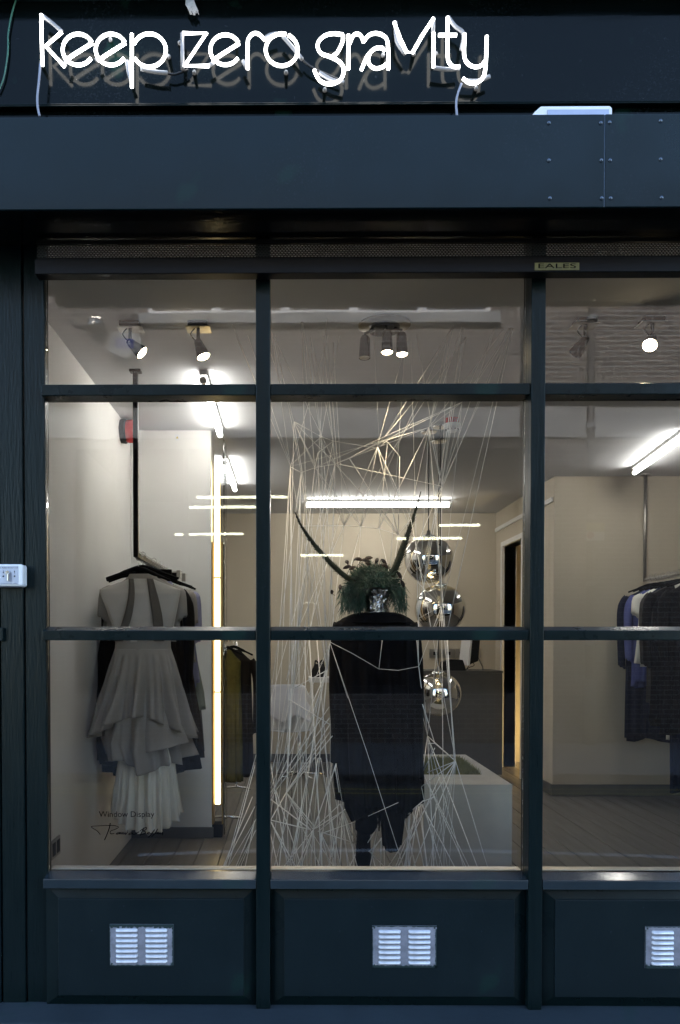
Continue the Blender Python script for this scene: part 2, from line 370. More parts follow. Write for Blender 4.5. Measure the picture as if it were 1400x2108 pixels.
# ================================================================== STREET
road = bx('road', M['asphalt'], None, -40, 40, -6.55, -1.75, ZG - .4, ZG - .11, bevel=0, kind='structure')
pv = bx('pavement', M['paving_near'], None, -40, 40, -1.60, -.05, ZG - .4, ZG, bevel=.01, kind='structure')
pv2 = bx('pavement_opposite', M['paving'], None, -40, 40, -9.5, -6.70, ZG - .4, ZG, bevel=.01, kind='structure')
def kerbs(y0, y1, par):
    k = obj('kerb_stone', B().box(-.455, .455, y0, y1, ZG - .4, ZG + .004), M['paving'], par, bevel=.012, local=(-9.1, 0, 0))
    for i in range(1, 22): copy(k, (-9.1 + i * .915, 0, random.uniform(-.003, .003)), par)
kerbs(-1.75, -1.60, pv); kerbs(-6.70, -6.55, pv2)
pts = []
def stripe(name, ys, wd, mt, x0, x1, n=24):
    b = B(); z = ZG - .106
    for i in range(n):
        xa, xb = x0 + (x1 - x0) * i / n, x0 + (x1 - x0) * (i + 1) / n
        b.add([(xa, ys(xa), z), (xb, ys(xb), z), (xb, ys(xb) + wd, z), (xa, ys(xa) + wd, z)], [(0, 1, 2, 3)])
    return obj(name, b, mt, road)
stripe('painted_line', lambda x: -3.55 + .05 * (x - .8) ** 2 * .8, .09, M['road_white'], -1.2, 3.4)
stripe('painted_line', lambda x: -2.95 - .10 * math.sin(x * 1.3), .08, M['road_white'], .3, 1.7)
stripe('painted_line', lambda x: -2.80 - .05 * math.sin(x * 2.3), .07, M['road_white'], .2, 1.1)
stripe('painted_line', lambda x: -5.95, .07, M['road_yellow'], -12, 12)
stripe('painted_line', lambda x: -6.20, .07, M['road_yellow'], -12, 12)

YO = -9.5; XO = 6.6; ZR = 7.2; XW = -4.6
ob = empty('brick_building', (0, YO, ZG), 'brown brick building across the street, seen in the shop window reflections', 'building')
def oz(v): return EYE + (VPY - v) * S0 * 4.276
def ox(u): return (u - VPX) * S0 * 4.276
SZ0, SZ1, SX0, SX1 = .55, oz(905), ox(150), ox(1075)
WZ0, WZ1 = oz(655), oz(655) + .7
wall = B()
def wallrect(x0, x1, z0, z1): wall.box(x0, x1, YO - .3, YO, z0, z1)
wallrect(XW, SX0, ZG, SZ1); wallrect(SX1, XO, ZG, SZ1); wallrect(SX0, SX1, ZG, SZ0)
wallrect(XW, XO, SZ1, WZ0)
winx = [(ox(305), ox(1008))]
edges = [XW]
for a, c in sorted(winx): edges += [a, c]
edges.append(XO)
for i in range(0, len(edges), 2): wallrect(edges[i], edges[i + 1], WZ0, WZ1)
wallrect(XW, XO, WZ1, ZR)
obj('wall', wall, M['brick'], ob)
bx('roof', M['skirt'], ob, XW - .1, XO + .1, YO - 6, YO + .12, ZR, ZR + .25)
b = B()
b.box(SX0 - .8, XO, YO, YO + .05, SZ1, oz(838)); obj('stucco_band', b, M['stucco'], ob, bevel=.01)
bx('band_moulding', M['stucco'], ob, SX0 - .85, XO, YO, YO + .12, oz(838), oz(832), bevel=.015)
for a, c in winx:
    wn = obj('window', B().box(a - .12, c + .12, YO, YO + .12, WZ0 - .16, WZ0), M['stucco'], ob, bevel=.01)
    n = 5
    for i in range(n):
        xa, xb = a + (c - a) * i / n, a + (c - a) * (i + 1) / n
        fb = B().box(xa, xa + .07, YO - .12, YO - .04, WZ0, WZ1).box(xb - .07, xb, YO - .12, YO - .04, WZ0, WZ1).box(xa + .07, xb - .07, YO - .12, YO - .04, WZ0, WZ0 + .09).box(xa + .07, xb - .07, YO - .12, YO - .04, WZ1 - .09, WZ1).box(xa + .07, xb - .07, YO - .11, YO - .05, (WZ0 + WZ1) / 2, (WZ0 + WZ1) / 2 + .05)
        obj('frame', fb, M['white_paint'], wn)
        bx('pane', M['glass_dark'], wn, xa + .07, xb - .07, YO - .09, YO - .085, WZ0 + .09, WZ1 - .09, bevel=0)
    bx('room', M['dark_room'], ob, a, c, YO - 2.5, YO - 2.4, WZ0, WZ1, bevel=0)  # dark sheet standing in for the shaded interior behind the windows
# ground floor shop across the street with lit tubes inside
sh = obj('shop_window', B().box(SX0, SX1, YO - .16, YO - .04, SZ0, SZ0 + .12), M['dark_plastic'], ob)
bx('head_rail', M['dark_plastic'], sh, SX0, SX1, YO - .16, YO - .04, SZ1 - .14, SZ1)
nb = 4
for i in range(nb + 1):
    xx = SX0 + (SX1 - SX0) * i / nb
    bx('mullion', M['dark_plastic'], sh, xx - .04, xx + .04, YO - .17, YO - .03, SZ0, SZ1)
    if i < nb: bx('pane', M['glass_dark'], sh, xx + .04, xx + (SX1 - SX0) / nb - .04, YO - .105, YO - .10, SZ0 + .12, SZ1 - .14, bevel=0)
b = B().box(SX0, SX1, YO - 5.6, YO - 5.5, ZG, SZ1).box(SX0 - .1, SX0, YO - 5.5, YO - .3, ZG, SZ1).box(SX1, SX1 + .1, YO - 5.5, YO - .3, ZG, SZ1).box(SX0, SX1, YO - 5.5, YO - .3, ZG - .1, ZG).box(SX0, SX1, YO - 5.5, YO - .3, SZ1, SZ1 + .1)
obj('shop_room', b, M['dark_room'], ob)
M['tube_far'] = mat('far_tube', (.9, .9, .9), .3, emit=(1, .95, .66), estr=5)
for (u0, u1, v, yy) in ((380, 548, 1045, 2.0), (405, 592, 1025, 1.5), (360, 502, 1101, 3.6), (815, 950, 1110, 3.6), (902, 1001, 1083, 2.8), (614, 706, 1145, 4.8)):
    k = (D - YO + yy) / D
    xa, xb, zz = (u0 - VPX) * S0 * k, (u1 - VPX) * S0 * k, EYE + (VPY - v) * S0 * k
    t = empty('shop_light', ((xa + xb) / 2, YO - yy, zz), 'thin lit strip light inside the shop across the street, mirrored in the window', 'light', 'strip lights in the shop across the street')
    obj('tube', B().tube([(xa, YO - yy, zz), (xb, YO - yy, zz)], .022, 8), M['tube_far'], t)
    bx('batten', M['white_plastic'], t, xa, xb, YO - yy - .03, YO - yy + .03, zz + .024, zz + .06)
    bx('hanger', M['white_plastic'], t, (xa + xb) / 2 - .01, (xa + xb) / 2 + .01, YO - yy - .01, YO - yy + .01, zz + .06, SZ1)
# drain pipe, alarm box, lamp and parking sign on that wall
M['pipe'] = mat('pipe_paint', (.10, .085, .072), .5, var=.2)
dp = empty('drain_pipe', (ox(1205), YO, ZG), 'brown drainpipe with wide foot on the brick wall across the street', 'drainpipe')
xx = ox(1207)
obj('pipe', B().tube([(xx, YO + .09, ZG + 1.0), (xx, YO + .09, ZR)], .055, 12), M['pipe'], dp, smooth=True)
obj('foot', B().tube([(xx, YO + .10, ZG), (xx, YO + .10, ZG + .98)], .105, 12), M['pipe'], dp, smooth=True)
for zz in (1.3, 2.2, 3.2, 4.6, 6.2): obj('bracket', B().tube([(xx, YO + .09, zz), (xx, YO + .09, zz + .07)], .075, 12), M['stucco'], dp)
sg = empty('parking_sign', (ox(1213), YO, oz(1118)), 'small yellow and white parking sign by the drainpipe across the street', 'sign')
bx('plate', M['white_paint'], sg, ox(1195), ox(1232), YO + .155, YO + .165, oz(1118), oz(1100))
bx('plate', M['road_yellow'], sg, ox(1195), ox(1232), YO + .155, YO + .165, oz(1100) + .004, oz(1082))
obj('roundel', B().lathe([(.055, 0), (.055, .004), (0, .004)], (ox(1203), YO + .1655, oz(1107)), 20, axis=(0, 1, 0)), M['red'], sg)
bx('bracket', M['steel'], sg, ox(1209), ox(1214), YO, YO + .155, oz(1102), oz(1098))
ax, az = ox(262), oz(717)
al = empty('alarm_box', (ax, YO, az - .3), 'white hexagonal burglar alarm box on the brick wall across the street', 'alarm box')
hexa = [(ax + .26 * math.cos(R(60 * i + 30)) * 1.1, az + .22 * math.sin(R(60 * i + 30))) for i in range(6)]
obj('casing', B().prism(hexa, YO, YO + .12), M['stucco'], al, bevel=.01)
bx('badge', M['blue'], al, ax - .15, ax + .13, YO + .12, YO + .126, az - .07, az + .07)
text('lettering', 'ADT', M['white_paint'], al, (ax - .12, az - .045), (ax + .10, az + .045), YO + .1275, flip=True)
lx, lz = ox(202), oz(680)
lm = empty('bulkhead_lamp', (lx, YO, lz - .15), 'round wall lamp with loose cable on the brick wall across the street', 'lamp')
bx('bracket', M['steel'], lm, lx - .07, lx + .07, YO, YO + .10, lz + .03, lz + .14)
obj('dome', B().lathe([(.001, -.13), (.07, -.12), (.12, -.06), (.13, 0), (.10, .06), (.04, .09), (.001, .09)], (lx, YO + .14, lz), 20), M['steel'], lm, smooth=True)
obj('cable', B().tube([(lx - .05, YO + .05, lz + .08), (lx - .2, YO + .03, lz), (lx - .33, YO + .03, lz + .03), (lx - .42, YO + .03, lz + .12)], .012, 6), M['cable_black'], lm)

# ================================================================== SHOPFRONT
YF, YP, YS, YH, YB, YSP = -.07, -.02, -.12, -.315, -.06, -.035
sf = empty('shopfront', (0, 0, ZG), 'dark green painted timber shopfront with large divided display window', 'shopfront')
def zat(v, y, u=600): return PY(u, v, y).z
def xat(u, y, v=1300): return PY(u, v, y).x
XP = xat(95, YP); zh0_ = PY(600, 430, YH).z
m1a, m1b = xat(527, YF), xat(556, YF); m2a, m2b = xat(1091, YF), xat(1120, YF)
pitch = m2a - m1a; mw = m1b - m1a
mull = [(m1a, m1b), (m2a, m2b), (m2a + pitch, m2b + pitch), (m2a + 2 * pitch, m2b + 2 * pitch)]
XE = mull[3][1]
zc = zat(2068, YSP)                  # top of the bottom cill
zr0, zr1 = zat(1830, YF), zat(1811, YF)      # bottom rail face
t2a, t2b = zat(1318, YF), zat(1298, YF)
t1a, t1b = zat(812, YF), zat(789, YF)
ZT = 2.87
for i, (a, c) in enumerate(mull):
    bx('mullion', M['paint_v'], sf, a, c, YF, .03, zc, ZT, bevel=.003)
bays = [(XP - .001, mull[0][0]), (mull[0][1], mull[1][0]), (mull[1][1], mull[2][0]), (mull[2][1], mull[3][0])]
def sillbar(name, x0, x1, z0, z1, zt, y0=YF + .006, yb=.02, mt='paint'):
    """glazing bar: flat face with a sloping weathered top"""
    b = B().add([(x, y, z) for x in (x0, x1) for y, z in ((y0, z0), (y0, z1), (-.004, zt), (yb, zt), (yb, z0))],
                [(4, 3, 2, 1, 0), (5, 6, 7, 8, 9)] + [(i, (i + 1) % 5, (i + 1) % 5 + 5, i + 5) for i in range(5)])
    return obj(name, b, M[mt], sf, bevel=.0025)
for x0, x1 in bays:
    x0 += .001; x1 -= .001
    sillbar('transom', x0, x1, t1a, t1b, t1b + .004)
    sillbar('transom', x0, x1, t2a, t2b, zat(1290, -.005), mt='paint')
    sillbar('bottom_rail', x0, x1, zr0, zr1, zr1 + .010, y0=YF - .002, mt='sill')
    bx('inner_sill', M['white_paint'], sf, x0, x1, .022, .065, zr1 - .04, zr1 + .012)
    bx('top_rail', M['paint'], sf, x0, x1, YF + .01, .02, ZT - .03, ZT)
    for za, zb in ((zr1 + .010, t2a), (zat(1290, -.005), t1a), (t1b + .004, ZT - .03)):
        bx('window_pane', M['glass'], sf, x0 + .0005, x1 - .0005, 0, .006, za, zb, bevel=0)
    # stall riser panel: recessed board with bevelled moulding round a raised field
    yb, yf = YSP, YSP - .012
    bx('stall_board', M['paint'], sf, x0, x1, yb, .02, zc - .02, zr0, bevel=0)
    fx0, fx1, fz0, fz1 = x0 + .05, x1 - .045, zc + .040, zr0 - .042
    b = B().add([(x0, yb - .001, zc), (x1, yb - .001, zc), (x1, yb - .001, zr0), (x0, yb - .001, zr0),
                 (fx0, yb - .016, fz0), (fx1, yb - .016, fz0), (fx1, yb - .016, fz1), (fx0, yb - .016, fz1)],
                [(0, 1, 5, 4), (1, 2, 6, 5), (2, 3, 7, 6), (3, 0, 4, 7)])
    st = obj('stall_moulding', b, M['paint'], sf)
    bx('stall_panel', M['panel'], sf, fx0 - .002, fx1 + .002, yb - .022, yb - .0015, fz0 - .002, fz1 + .002, bevel=.003)
# cill along the bottom and plinth below it
b = B().add([(x, y, z) for x in (XP - .3, XE + .1) for y, z in ((-.175, zc - .075), (-.175, zc - .006), (YSP, zc), (.02, zc), (.02, zc - .075))],
            [(4, 3, 2, 1, 0), (5, 6, 7, 8, 9)] + [(i, (i + 1) % 5, (i + 1) % 5 + 5, i + 5) for i in range(5)])
obj('cill', b, paint('cill_paint', (.028, .038, .046), .4, specks=.8), sf, bevel=.004)
bx('base_course', M['paint'], sf, XP - .3, XE + .1, -.15, .02, ZG, zc - .075)
# pilaster: two boards with a groove
x52, x50, x3 = xat(52.5, YP), xat(49.5, YP), xat(2.5, YP)
bx('pilaster_board', M['paint_v'], sf, x52, XP, YP, .03, ZG, zh0_ + .09, bevel=.003)
bx('pilaster_board', M['paint_v'], sf, x3, x50, YP - .006, .03, ZG, zh0_ + .09, bevel=.003)
bx('pilaster_board', M['paint_v'], sf, x3 - .5, xat(0, YP) - .001, YP - .012, .03, ZG, zh0_ + .09, bevel=.003)
bx('pilaster_core', M['soffit'], sf, x3 - .49, XP - .004, YP + .006, .025, ZG + .01, zh0_ + .08, bevel=0)
bx('hinge', M['paint_v'], sf, xat(-4, YP - .02), xat(7, YP - .02), YP - .022, YP - .008, zat(1320, YP), zat(1292, YP), bevel=.003)
bx('pilaster_board', M['paint_v'], sf, XE + .1, XE + .4, YP, .03, ZG, zh0_ + .09, bevel=.003)
bx('side_wall', M['brick'], sf, XE + .4, 16, -.05, .03, ZG, 3.9, bevel=0)  # out of view, lengthened to block low sky and sun
bx('side_wall', M['brick'], sf, -16, x3 - .5, -.05, .03, ZG, 3.9, bevel=0)  # unseen too, closes the bright gap left of the shop
# fascia: sign board, mouldings and wall over it
zb0, zb1 = zat(236, YB) - .12, zat(9, YB)
bx('bulkhead', M['soffit'], sf, -2.3, XE + .5, -.055, .03, ZT, 3.9, bevel=0)
bx('fascia_board', M['board'], sf, -2.3, XE + .5, YB - .02, YB, zb0, zb1, bevel=0)
bx('fascia_bead', M['paint'], sf, -2.3, XE + .5, YB - .045, YB - .021, zat(234, YB), zat(231, YB), bevel=.003)
bx('fascia_bead', M['paint'], sf, -2.3, XE + .5, YB - .038, YB - .021, zat(228.5, YB), zat(225, YB), bevel=.003)
bx('cornice', M['paint'], sf, -2.3, XE + .5, YB - .12, .03, zb1 + .012, zb1 + .10, bevel=.006)
bx('cornice_fillet', M['paint'], sf, -2.3, XE + .5, YB - .05, .03, zb1, zb1 + .012, bevel=.002)
bx('upper_wall', M['brick'], sf, -16, 16, -.05, .05, 3.9, 9, bevel=0)  # out of view, lengthened with the side walls to block the sun
# louvred vents in the stall riser
yv = YSP - .0225
def vent(u0, u1, v0, v1, ragged):
    a, c = PY(u0, v1, yv), PY(u1, v0, yv); x0, x1, z0, z1 = a.x, a.x + .229, a.z, a.z + .150
    vt = obj('louvre_vent', B().box(x0, x1, yv - .0025, yv, z0, z1), M['vent'], sf, bevel=.001)
    lw = .079; proto = None
    for i in range(7):
        for j in range(2):
            cx = x0 + (.0615 if j == 0 else .167); cz = z0 + .019 + i * .0184
            if proto is None:
                prof = [(-.0012, -.0052), (-.0085, -.0050), (-.0098, -.0035), (-.0085, .001), (-.004, .0048), (-.0005, .0058)]
                rs = []
                for k, (xo, sc) in enumerate(((-.5, .12), (-.475, .6), (-.44, 1), (.44, 1), (.475, .6), (.5, .12))):
                    rs.append([(xo * lw, y * sc, z * (.55 + .45 * sc) - (1 - sc) * .0012) for y, z in prof])
                proto = obj('louvre', B().rings(rs, True), M['louvre'], vt, smooth=True, auto=50, local=(cx, yv - .0024, cz))
            else: copy(proto, (cx, yv - .0024, cz), vt)
    for sx in (.008, .221):
        for sz in (.008, .142):
            obj('screw', B().lathe([(.0035, 0), (.003, .0015), (0, .0018)], (x0 + sx, yv - .0025, z0 + sz), 10, axis=(0, -1, 0)), M['vent_paint'], vt)
    # wall paint brushed over the rim
    rnd = random.Random(ragged); b = B()
    def rag(p, q, inn, nrm):
        n = 26
        for i in range(n):
            t0, t1 = i / n, (i + 1) / n; 
            w0 = inn * (.35 + .5 * rnd.random()) ; w1 = inn * (.35 + .5 * rnd.random())
            a0 = (p[0] + (q[0] - p[0]) * t0, p[1] + (q[1] - p[1]) * t0); a1 = (p[0] + (q[0] - p[0]) * t1, p[1] + (q[1] - p[1]) * t1)
            yy = yv - .0031
            b.add([(a0[0], yy, a0[1]), (a1[0], yy, a1[1]), (a1[0] + nrm[0] * w1, yy, a1[1] + nrm[1] * w1), (a0[0] + nrm[0] * w0, yy, a0[1] + nrm[1] * w0)], [(0, 1, 2, 3)])
    k1, k2 = ((.020, .007), (.007, .012), (.006, .018))[ragged - 1]
    rag((x0, z1), (x1, z1), k1, (0, -1)); rag((x0, z0), (x1, z0), k2, (0, 1)); rag((x0, z0), (x0, z1 - .012), .005, (1, 0)); rag((x1, z0), (x1, z1 - .012), .009, (-1, 0))
    obj('paint_edge', b, M['vent_paint'], vt)
vent(226, 357, 1903, 1988, 1); vent(766, 898, 1906, 1991, 2); vent(1327, 1459, 1908, 1993, 3)

# ------------------------------------------------------------------ shutter housing and shutter
zh0, zh1 = zat(430, YH), zat(238, YH); xs = xat(1245, YH, 330)
hs = empty('shutter_housing', (0, YH, zh0), 'long dark green sheet metal shutter box with riveted joint below the sign', 'shutter box')
bx('panel', M['steel_paint'], hs, -2.3, xs - .0008, YH, YH + .012, zh0, zh1, bevel=.003)
bx('panel', M['steel_paint'], hs, xs + .0008, XE + .5, YH - .0006, YH + .012, zh0, zh1, bevel=.003)
bx('joint_strip', M['rivet'], hs, xs - .0006, xs + .0006, YH + .001, YH + .005, zh0 + .002, zh1 - .002, bevel=0)
bx('soffit', M['soffit'], hs, -2.3, XE + .5, YH + .013, -.074, zh0 + .004, zh0 + .012, bevel=0)
bx('lid', M['steel_paint'], hs, -2.3, XE + .5, YH + .013, YB - .046, zh1 - .012, zh1 - .003, bevel=0)
rv = None
for u, v in ((1130, 253), (1130, 330), (1132, 408), (1237, 253), (1238, 330), (1239, 408), (1255, 252), (1256, 330), (1257, 408), (1360, 249), (1360, 328), (1362, 407)):
    p = PY(u, v, YH - .001)
    if rv is None: rv = obj('rivet', B().lathe([(.0062, 0), (.0055, .0022), (.003, .0036), (.0001, .004)], (0, 0, 0), 14, axis=(0, -1, 0)), M['rivet'], hs, smooth=True, local=p)
    else: copy(rv, p, hs)
rs_ = empty('roller_shutter', (0, YS, zat(575, YS)), 'black perforated roller shutter pulled up under its box', 'shutter')
zs0, zs1 = zat(562, YS - .02), zat(531, YS - .02)
bx('bottom_bar', M['rail_black'], rs_, XP + .004, XE + .08, YS - .02, YS + .03, zs0, zs1, bevel=.002)
bx('slat', M['perf'], rs_, XP + .006, XE + .08, YS - .0005, YS + .0005, zs1 + .012, zh0 - .016, bevel=0)
bx('slat_rail', M['rail_black'], rs_, XP + .006, XE + .08, YS - .006, YS + .006, zs1 + .0005, zs1 + .011, bevel=.001)
bx('slat_rail', M['rail_black'], rs_, XP + .006, XE + .08, YS - .008, YS + .006, zh0 - .015, zh0 - .002, bevel=.001)
bx('guide_bracket', M['rail_black'], rs_, xat(58, YP - .02), xat(134, YP - .02, 500), YP - .03, YP - .013, zat(503, YP), zat(479, YP), bevel=.003)
a, c = PY(1101, 556, YS - .023), PY(1193, 540, YS - .023)
bx('name_plate', M['yellow_plate'], rs_, a.x, c.x, YS - .0225, YS - .0203, a.z, c.z, bevel=.001)
text('lettering', 'EALES', M['ink'], rs_, (a.x + .012, a.z + .006), (c.x - .012, c.z - .004), YS - .0235)

# ------------------------------------------------------------------ neon sign
YN = YB - .02 - .048
ns = empty('neon_sign', (PY(540, 180, YN).x, YN, PY(540, 180, YN).z), 'white neon script sign of lower case words on the dark fascia', 'neon sign')
def arc(cx, cy, rx, ry, a0, a1, n=14): return [(cx + rx * math.cos(R(a0 + (a1 - a0) * i / n)), cy - ry * math.sin(R(a0 + (a1 - a0) * i / n))) for i in range(n + 1)]
def e_(cx, cy, r): return [(cx - r * .86, cy + r * .72), (cx - r * .2, cy + r * .28), (cx + r * .92, cy - r * .42)] + arc(cx, cy, r, r, 30, 325, 24)
def q(l, sc=2.0, ox_=0, oy_=0): return [(ox_ + x / sc, oy_ + y / sc) for x, y in l]
def g2(l): return q(l, 1.75, 600, 0)
letters = [('letter_k', [q([(170, 60), (172, 160), (175, 270)]), q([(255, 132), (188, 190), (266, 274)])]),
  ('letter_e', [e_(161, 102, 32)]), ('letter_e', [e_(229, 102, 32)]),
  ('letter_p', [q([(543, 140), (543, 360)]), q([(553, 178)] ) + arc(307.5, 103.5, 34, 34, 155, -150, 24)]),
  ('letter_z', [q([(752, 137), (850, 137), (760, 271), (860, 272)])]),
  ('letter_e', [e_(464, 102.5, 31)]),
  ('letter_r', [q([(1020, 284), (1020, 180), (1026, 155), (1045, 138), (1068, 142), (1090, 165)])]),
  ('letter_o', [arc(580, 102.5, 33, 33, 75, 425, 30)]),
  ('letter_g', [g2([(187, 126), (150, 121), (118, 130), (98, 150), (95, 172), (108, 193), (140, 205), (172, 222), (188, 245), (184, 275), (165, 296), (132, 303), (100, 288), (82, 252)]), g2([(186, 128), (184, 150), (168, 185), (150, 202)])]),
  ('letter_r', [g2([(205, 126), (205, 250)]), g2([(208, 160), (222, 130), (238, 122), (252, 132), (260, 152)])]),
  ('letter_a', [g2([(260, 150), (278, 128), (302, 120), (330, 128), (347, 155), (349, 250)]), g2([(252, 252), (272, 205), (296, 178), (322, 172), (336, 182)]), g2([(285, 188), (276, 212), (284, 236), (305, 247), (330, 240), (347, 226)])]),
  ('letter_v', [g2([(370, 80), (392, 140), (415, 188), (436, 190), (470, 130), (512, 66)])]),
  ('letter_i', [g2([(512, 120), (511, 242)])]),
  ('letter_t', [g2([(563, 62), (563, 200), (570, 228), (585, 240), (606, 240)]), g2([(530, 127), (595, 127)])]),
  ('letter_y', [g2([(624, 122), (622, 195), (632, 225), (655, 240), (680, 238), (696, 222)]), g2([(704, 130), (700, 230), (692, 275), (668, 298), (640, 298), (618, 282)])])]
def smoothpts(l, n=4):
    if len(l) < 3: return l
    out = []
    for i in range(len(l) - 1):
        p0, p1, p2, p3 = l[max(i - 1, 0)], l[i], l[i + 1], l[min(i + 2, len(l) - 1)]
        for k in range(n):
            t = k / n
            out.append(tuple(.5 * (2 * p1[d] + (p2[d] - p0[d]) * t + (2 * p0[d] - 5 * p1[d] + 4 * p2[d] - p3[d]) * t * t + (3 * p1[d] - p0[d] - 3 * p2[d] + p3[d]) * t ** 3) for d in range(len(p1))))
    return out + [l[-1]]
for nm, strokes in letters:
    b = B()
    for st in strokes:
        pts = st if nm in ('letter_z', 'letter_k', 'letter_e', 'letter_o', 'letter_v') else smoothpts(st)
        b.tube([PY(u, v, YN) for u, v in pts], .0057, 8)
    obj(nm, b, M['neon'], ns, smooth=True)
off = [q([(176, 66), (215, 95), (255, 130)]), q([(266, 274), (272, 250)]), q([(393, 250), (408, 245)]), q([(522, 250), (530, 300), (543, 340)]), q([(750, 137), (752, 285)]), q([(860, 272), (880, 258)]), q([(1000, 250), (1018, 284)]), q([(1090, 165), (1105, 148), (1140, 138)]), q([(690, 300), (640, 296), (580, 284)]), q([(1165, 150), (1200, 190), (1245, 245)]),
  g2([(190, 298), (150, 290), (100, 262)]), g2([(375, 90), (380, 150), (410, 195)]), g2([(512, 66), (510, 118)]), g2([(512, 244), (560, 250), (606, 246)]), g2([(565, 62), (590, 95), (620, 122), (612, 180)]), g2([(620, 290), (670, 292), (715, 275)])]
for st in off: obj('coated_tube', B().tube([PY(u, v, YN + .008) for u, v in smoothpts(st)], .0068, 8), M['neon_off'], ns, smooth=True)
for u, v in q([(170, 262), (455, 165), (695, 235), (740, 178), (800, 300), (970, 165), (1178, 300)]) + g2([(185, 150), (120, 325), (330, 200), (440, 195), (520, 195), (665, 320), (375, 85)]):
    obj('standoff', B().tube([PY(u, v, YB - .02), PY(u, v - 3, YN + .006)], [.008, .005], 8), M['neon_off'], ns, smooth=True)
for st in ([(688, 302), (715, 306), (745, 298), (775, 285)], [(1250, 250), (1280, 275), (1330, 300), (1400, 330)]):
    obj('jumper_cable', B().tube([PY(u / 2, v / 2, YN + .02) for u, v in smoothpts(st)], .004, 6), M['cable_black'], ns, smooth=True)
for st in ([(83, 132), (80, 170), (77, 200), (78, 222), (82, 240)], [(950, 172), (942, 195), (939, 215), (941, 240)]):
    obj('supply_cable', B().tube([PY(u, v, YN - .005 + .0 * v) for u, v in smoothpts(st)], .0042, 6), M['cable'], ns, smooth=True)
obj('green_wire', B().tube([PY(u, v, YB - .03) for u, v in smoothpts([(33, 0), (24, 30), (17, 70), (16, 110), (8, 160), (-4, 190)])], .003, 6), M['cable_green'], None, smooth=True, label='thin green wire hanging loose down the dark fascia', cat='wire')
b = B()
for i in range(26):
    a0 = random.uniform(-14, 14)
    b.tube([PY(390 + random.uniform(-5, 5), -14, YB - .045), PY(392 + a0 * .6, 10, YB - .05), PY(400 + a0 * .5 + random.uniform(-4, 4), 30 + random.uniform(-10, 2), YB - .045)], [.004, .004, .0012], 5)
obj('frayed_rope', b, M['rope'], None, label='frayed pale rope end dangling over the fascia top', cat='rope', smooth=True)
# white plastic box on top of the housing
a, c = PY(1083, 238, -.22), PY(1246, 221, -.22); zt = zh1 - .003
b = B().prism([(a.x, zt), (c.x, zt), (c.x, zt + .045), (c.x - .008, zt + .052), (a.x + .03, zt + .052), (a.x + .006, zt + .030)], -.28, -.15)
jb = obj('cover', b, M['white_plastic'], None, bevel=.004)
jbr = empty('transformer_box', (WL[jb.name].x, -.22, zt), 'white plastic transformer box lying on the shutter housing', 'box')
attach(jb, jbr)
bx('recess', M['face_plate'], jbr, a.x + .05, c.x - .012, -.284, -.281, zt + .006, zt + .038, bevel=.001)
# shutter key switch on the pilaster
ks = empty('key_switch', (xat(10, YP), YP - .006, zat(1208, YP)), 'white plastic key switch box screwed to the green pilaster', 'switch')
y0, y1 = YP - .062, YP - .006
a, c = PY(-18, 1207, y0), PY(46, 1161, y0)
bx('casing', M['white_plastic'], ks, a.x, c.x, y0, y1, a.z, c.z, bevel=.008)
fa, fc = PY(-14, 1203, y0), PY(37.5, 1164.5, y0)
bx('face_plate', M['face_plate'], ks, fa.x, fc.x, y0 - .0015, y0 - .0002, fa.z, fc.z, bevel=0)
p = PY(17, 1179, y0)
obj('lock', B().lathe([(.0085, 0), (.0085, .006), (.007, .009), (.0001, .009)], (p.x, y0 - .0016, p.z), 18, axis=(0, -1, 0)), M['chrome'], ks, smooth=True, auto=40)
bx('key', M['chrome'], ks, p.x + .001, p.x + .007, y0 - .014, y0 - .002, p.z - .03, p.z - .004, bevel=.001)
for u, d in ((7.4, -1), (30.3, 1)):
    p = PY(u, 1177.5, y0); k = d * .0055
    obj('arrow', B().add([(p.x - .0006, y0 - .0019, p.z - k), (p.x + .0006, y0 - .0019, p.z - k), (p.x + .0006, y0 - .0019, p.z), (p.x - .0006, y0 - .0019, p.z), (p.x - .0024, y0 - .0019, p.z), (p.x + .0024, y0 - .0019, p.z), (p.x, y0 - .0019, p.z + k)], [(0, 1, 2, 3), (4, 5, 6)]), M['ink'], ks)
    p = PY(u, 1186.3, y0); obj('screw', B().lathe([(.003, 0), (.0025, .001), (.0001, .0012)], (p.x, y0 - .0016, p.z), 10, axis=(0, -1, 0)), M['ink'], ks)
a, c = PY(-12, 1170, y0), PY(37, 1167.5, y0)
text('lettering', 'For Eales Roller Shutters Ltd', M['ink'], ks, (a.x, a.z), (c.x, c.z), y0 - .0019)
a, c = PY(2, 1202, y0), PY(35, 1200, y0)
text('lettering', 'Telephone 020', M['ink'], ks, (a.x, a.z), (c.x, c.z), y0 - .0019)
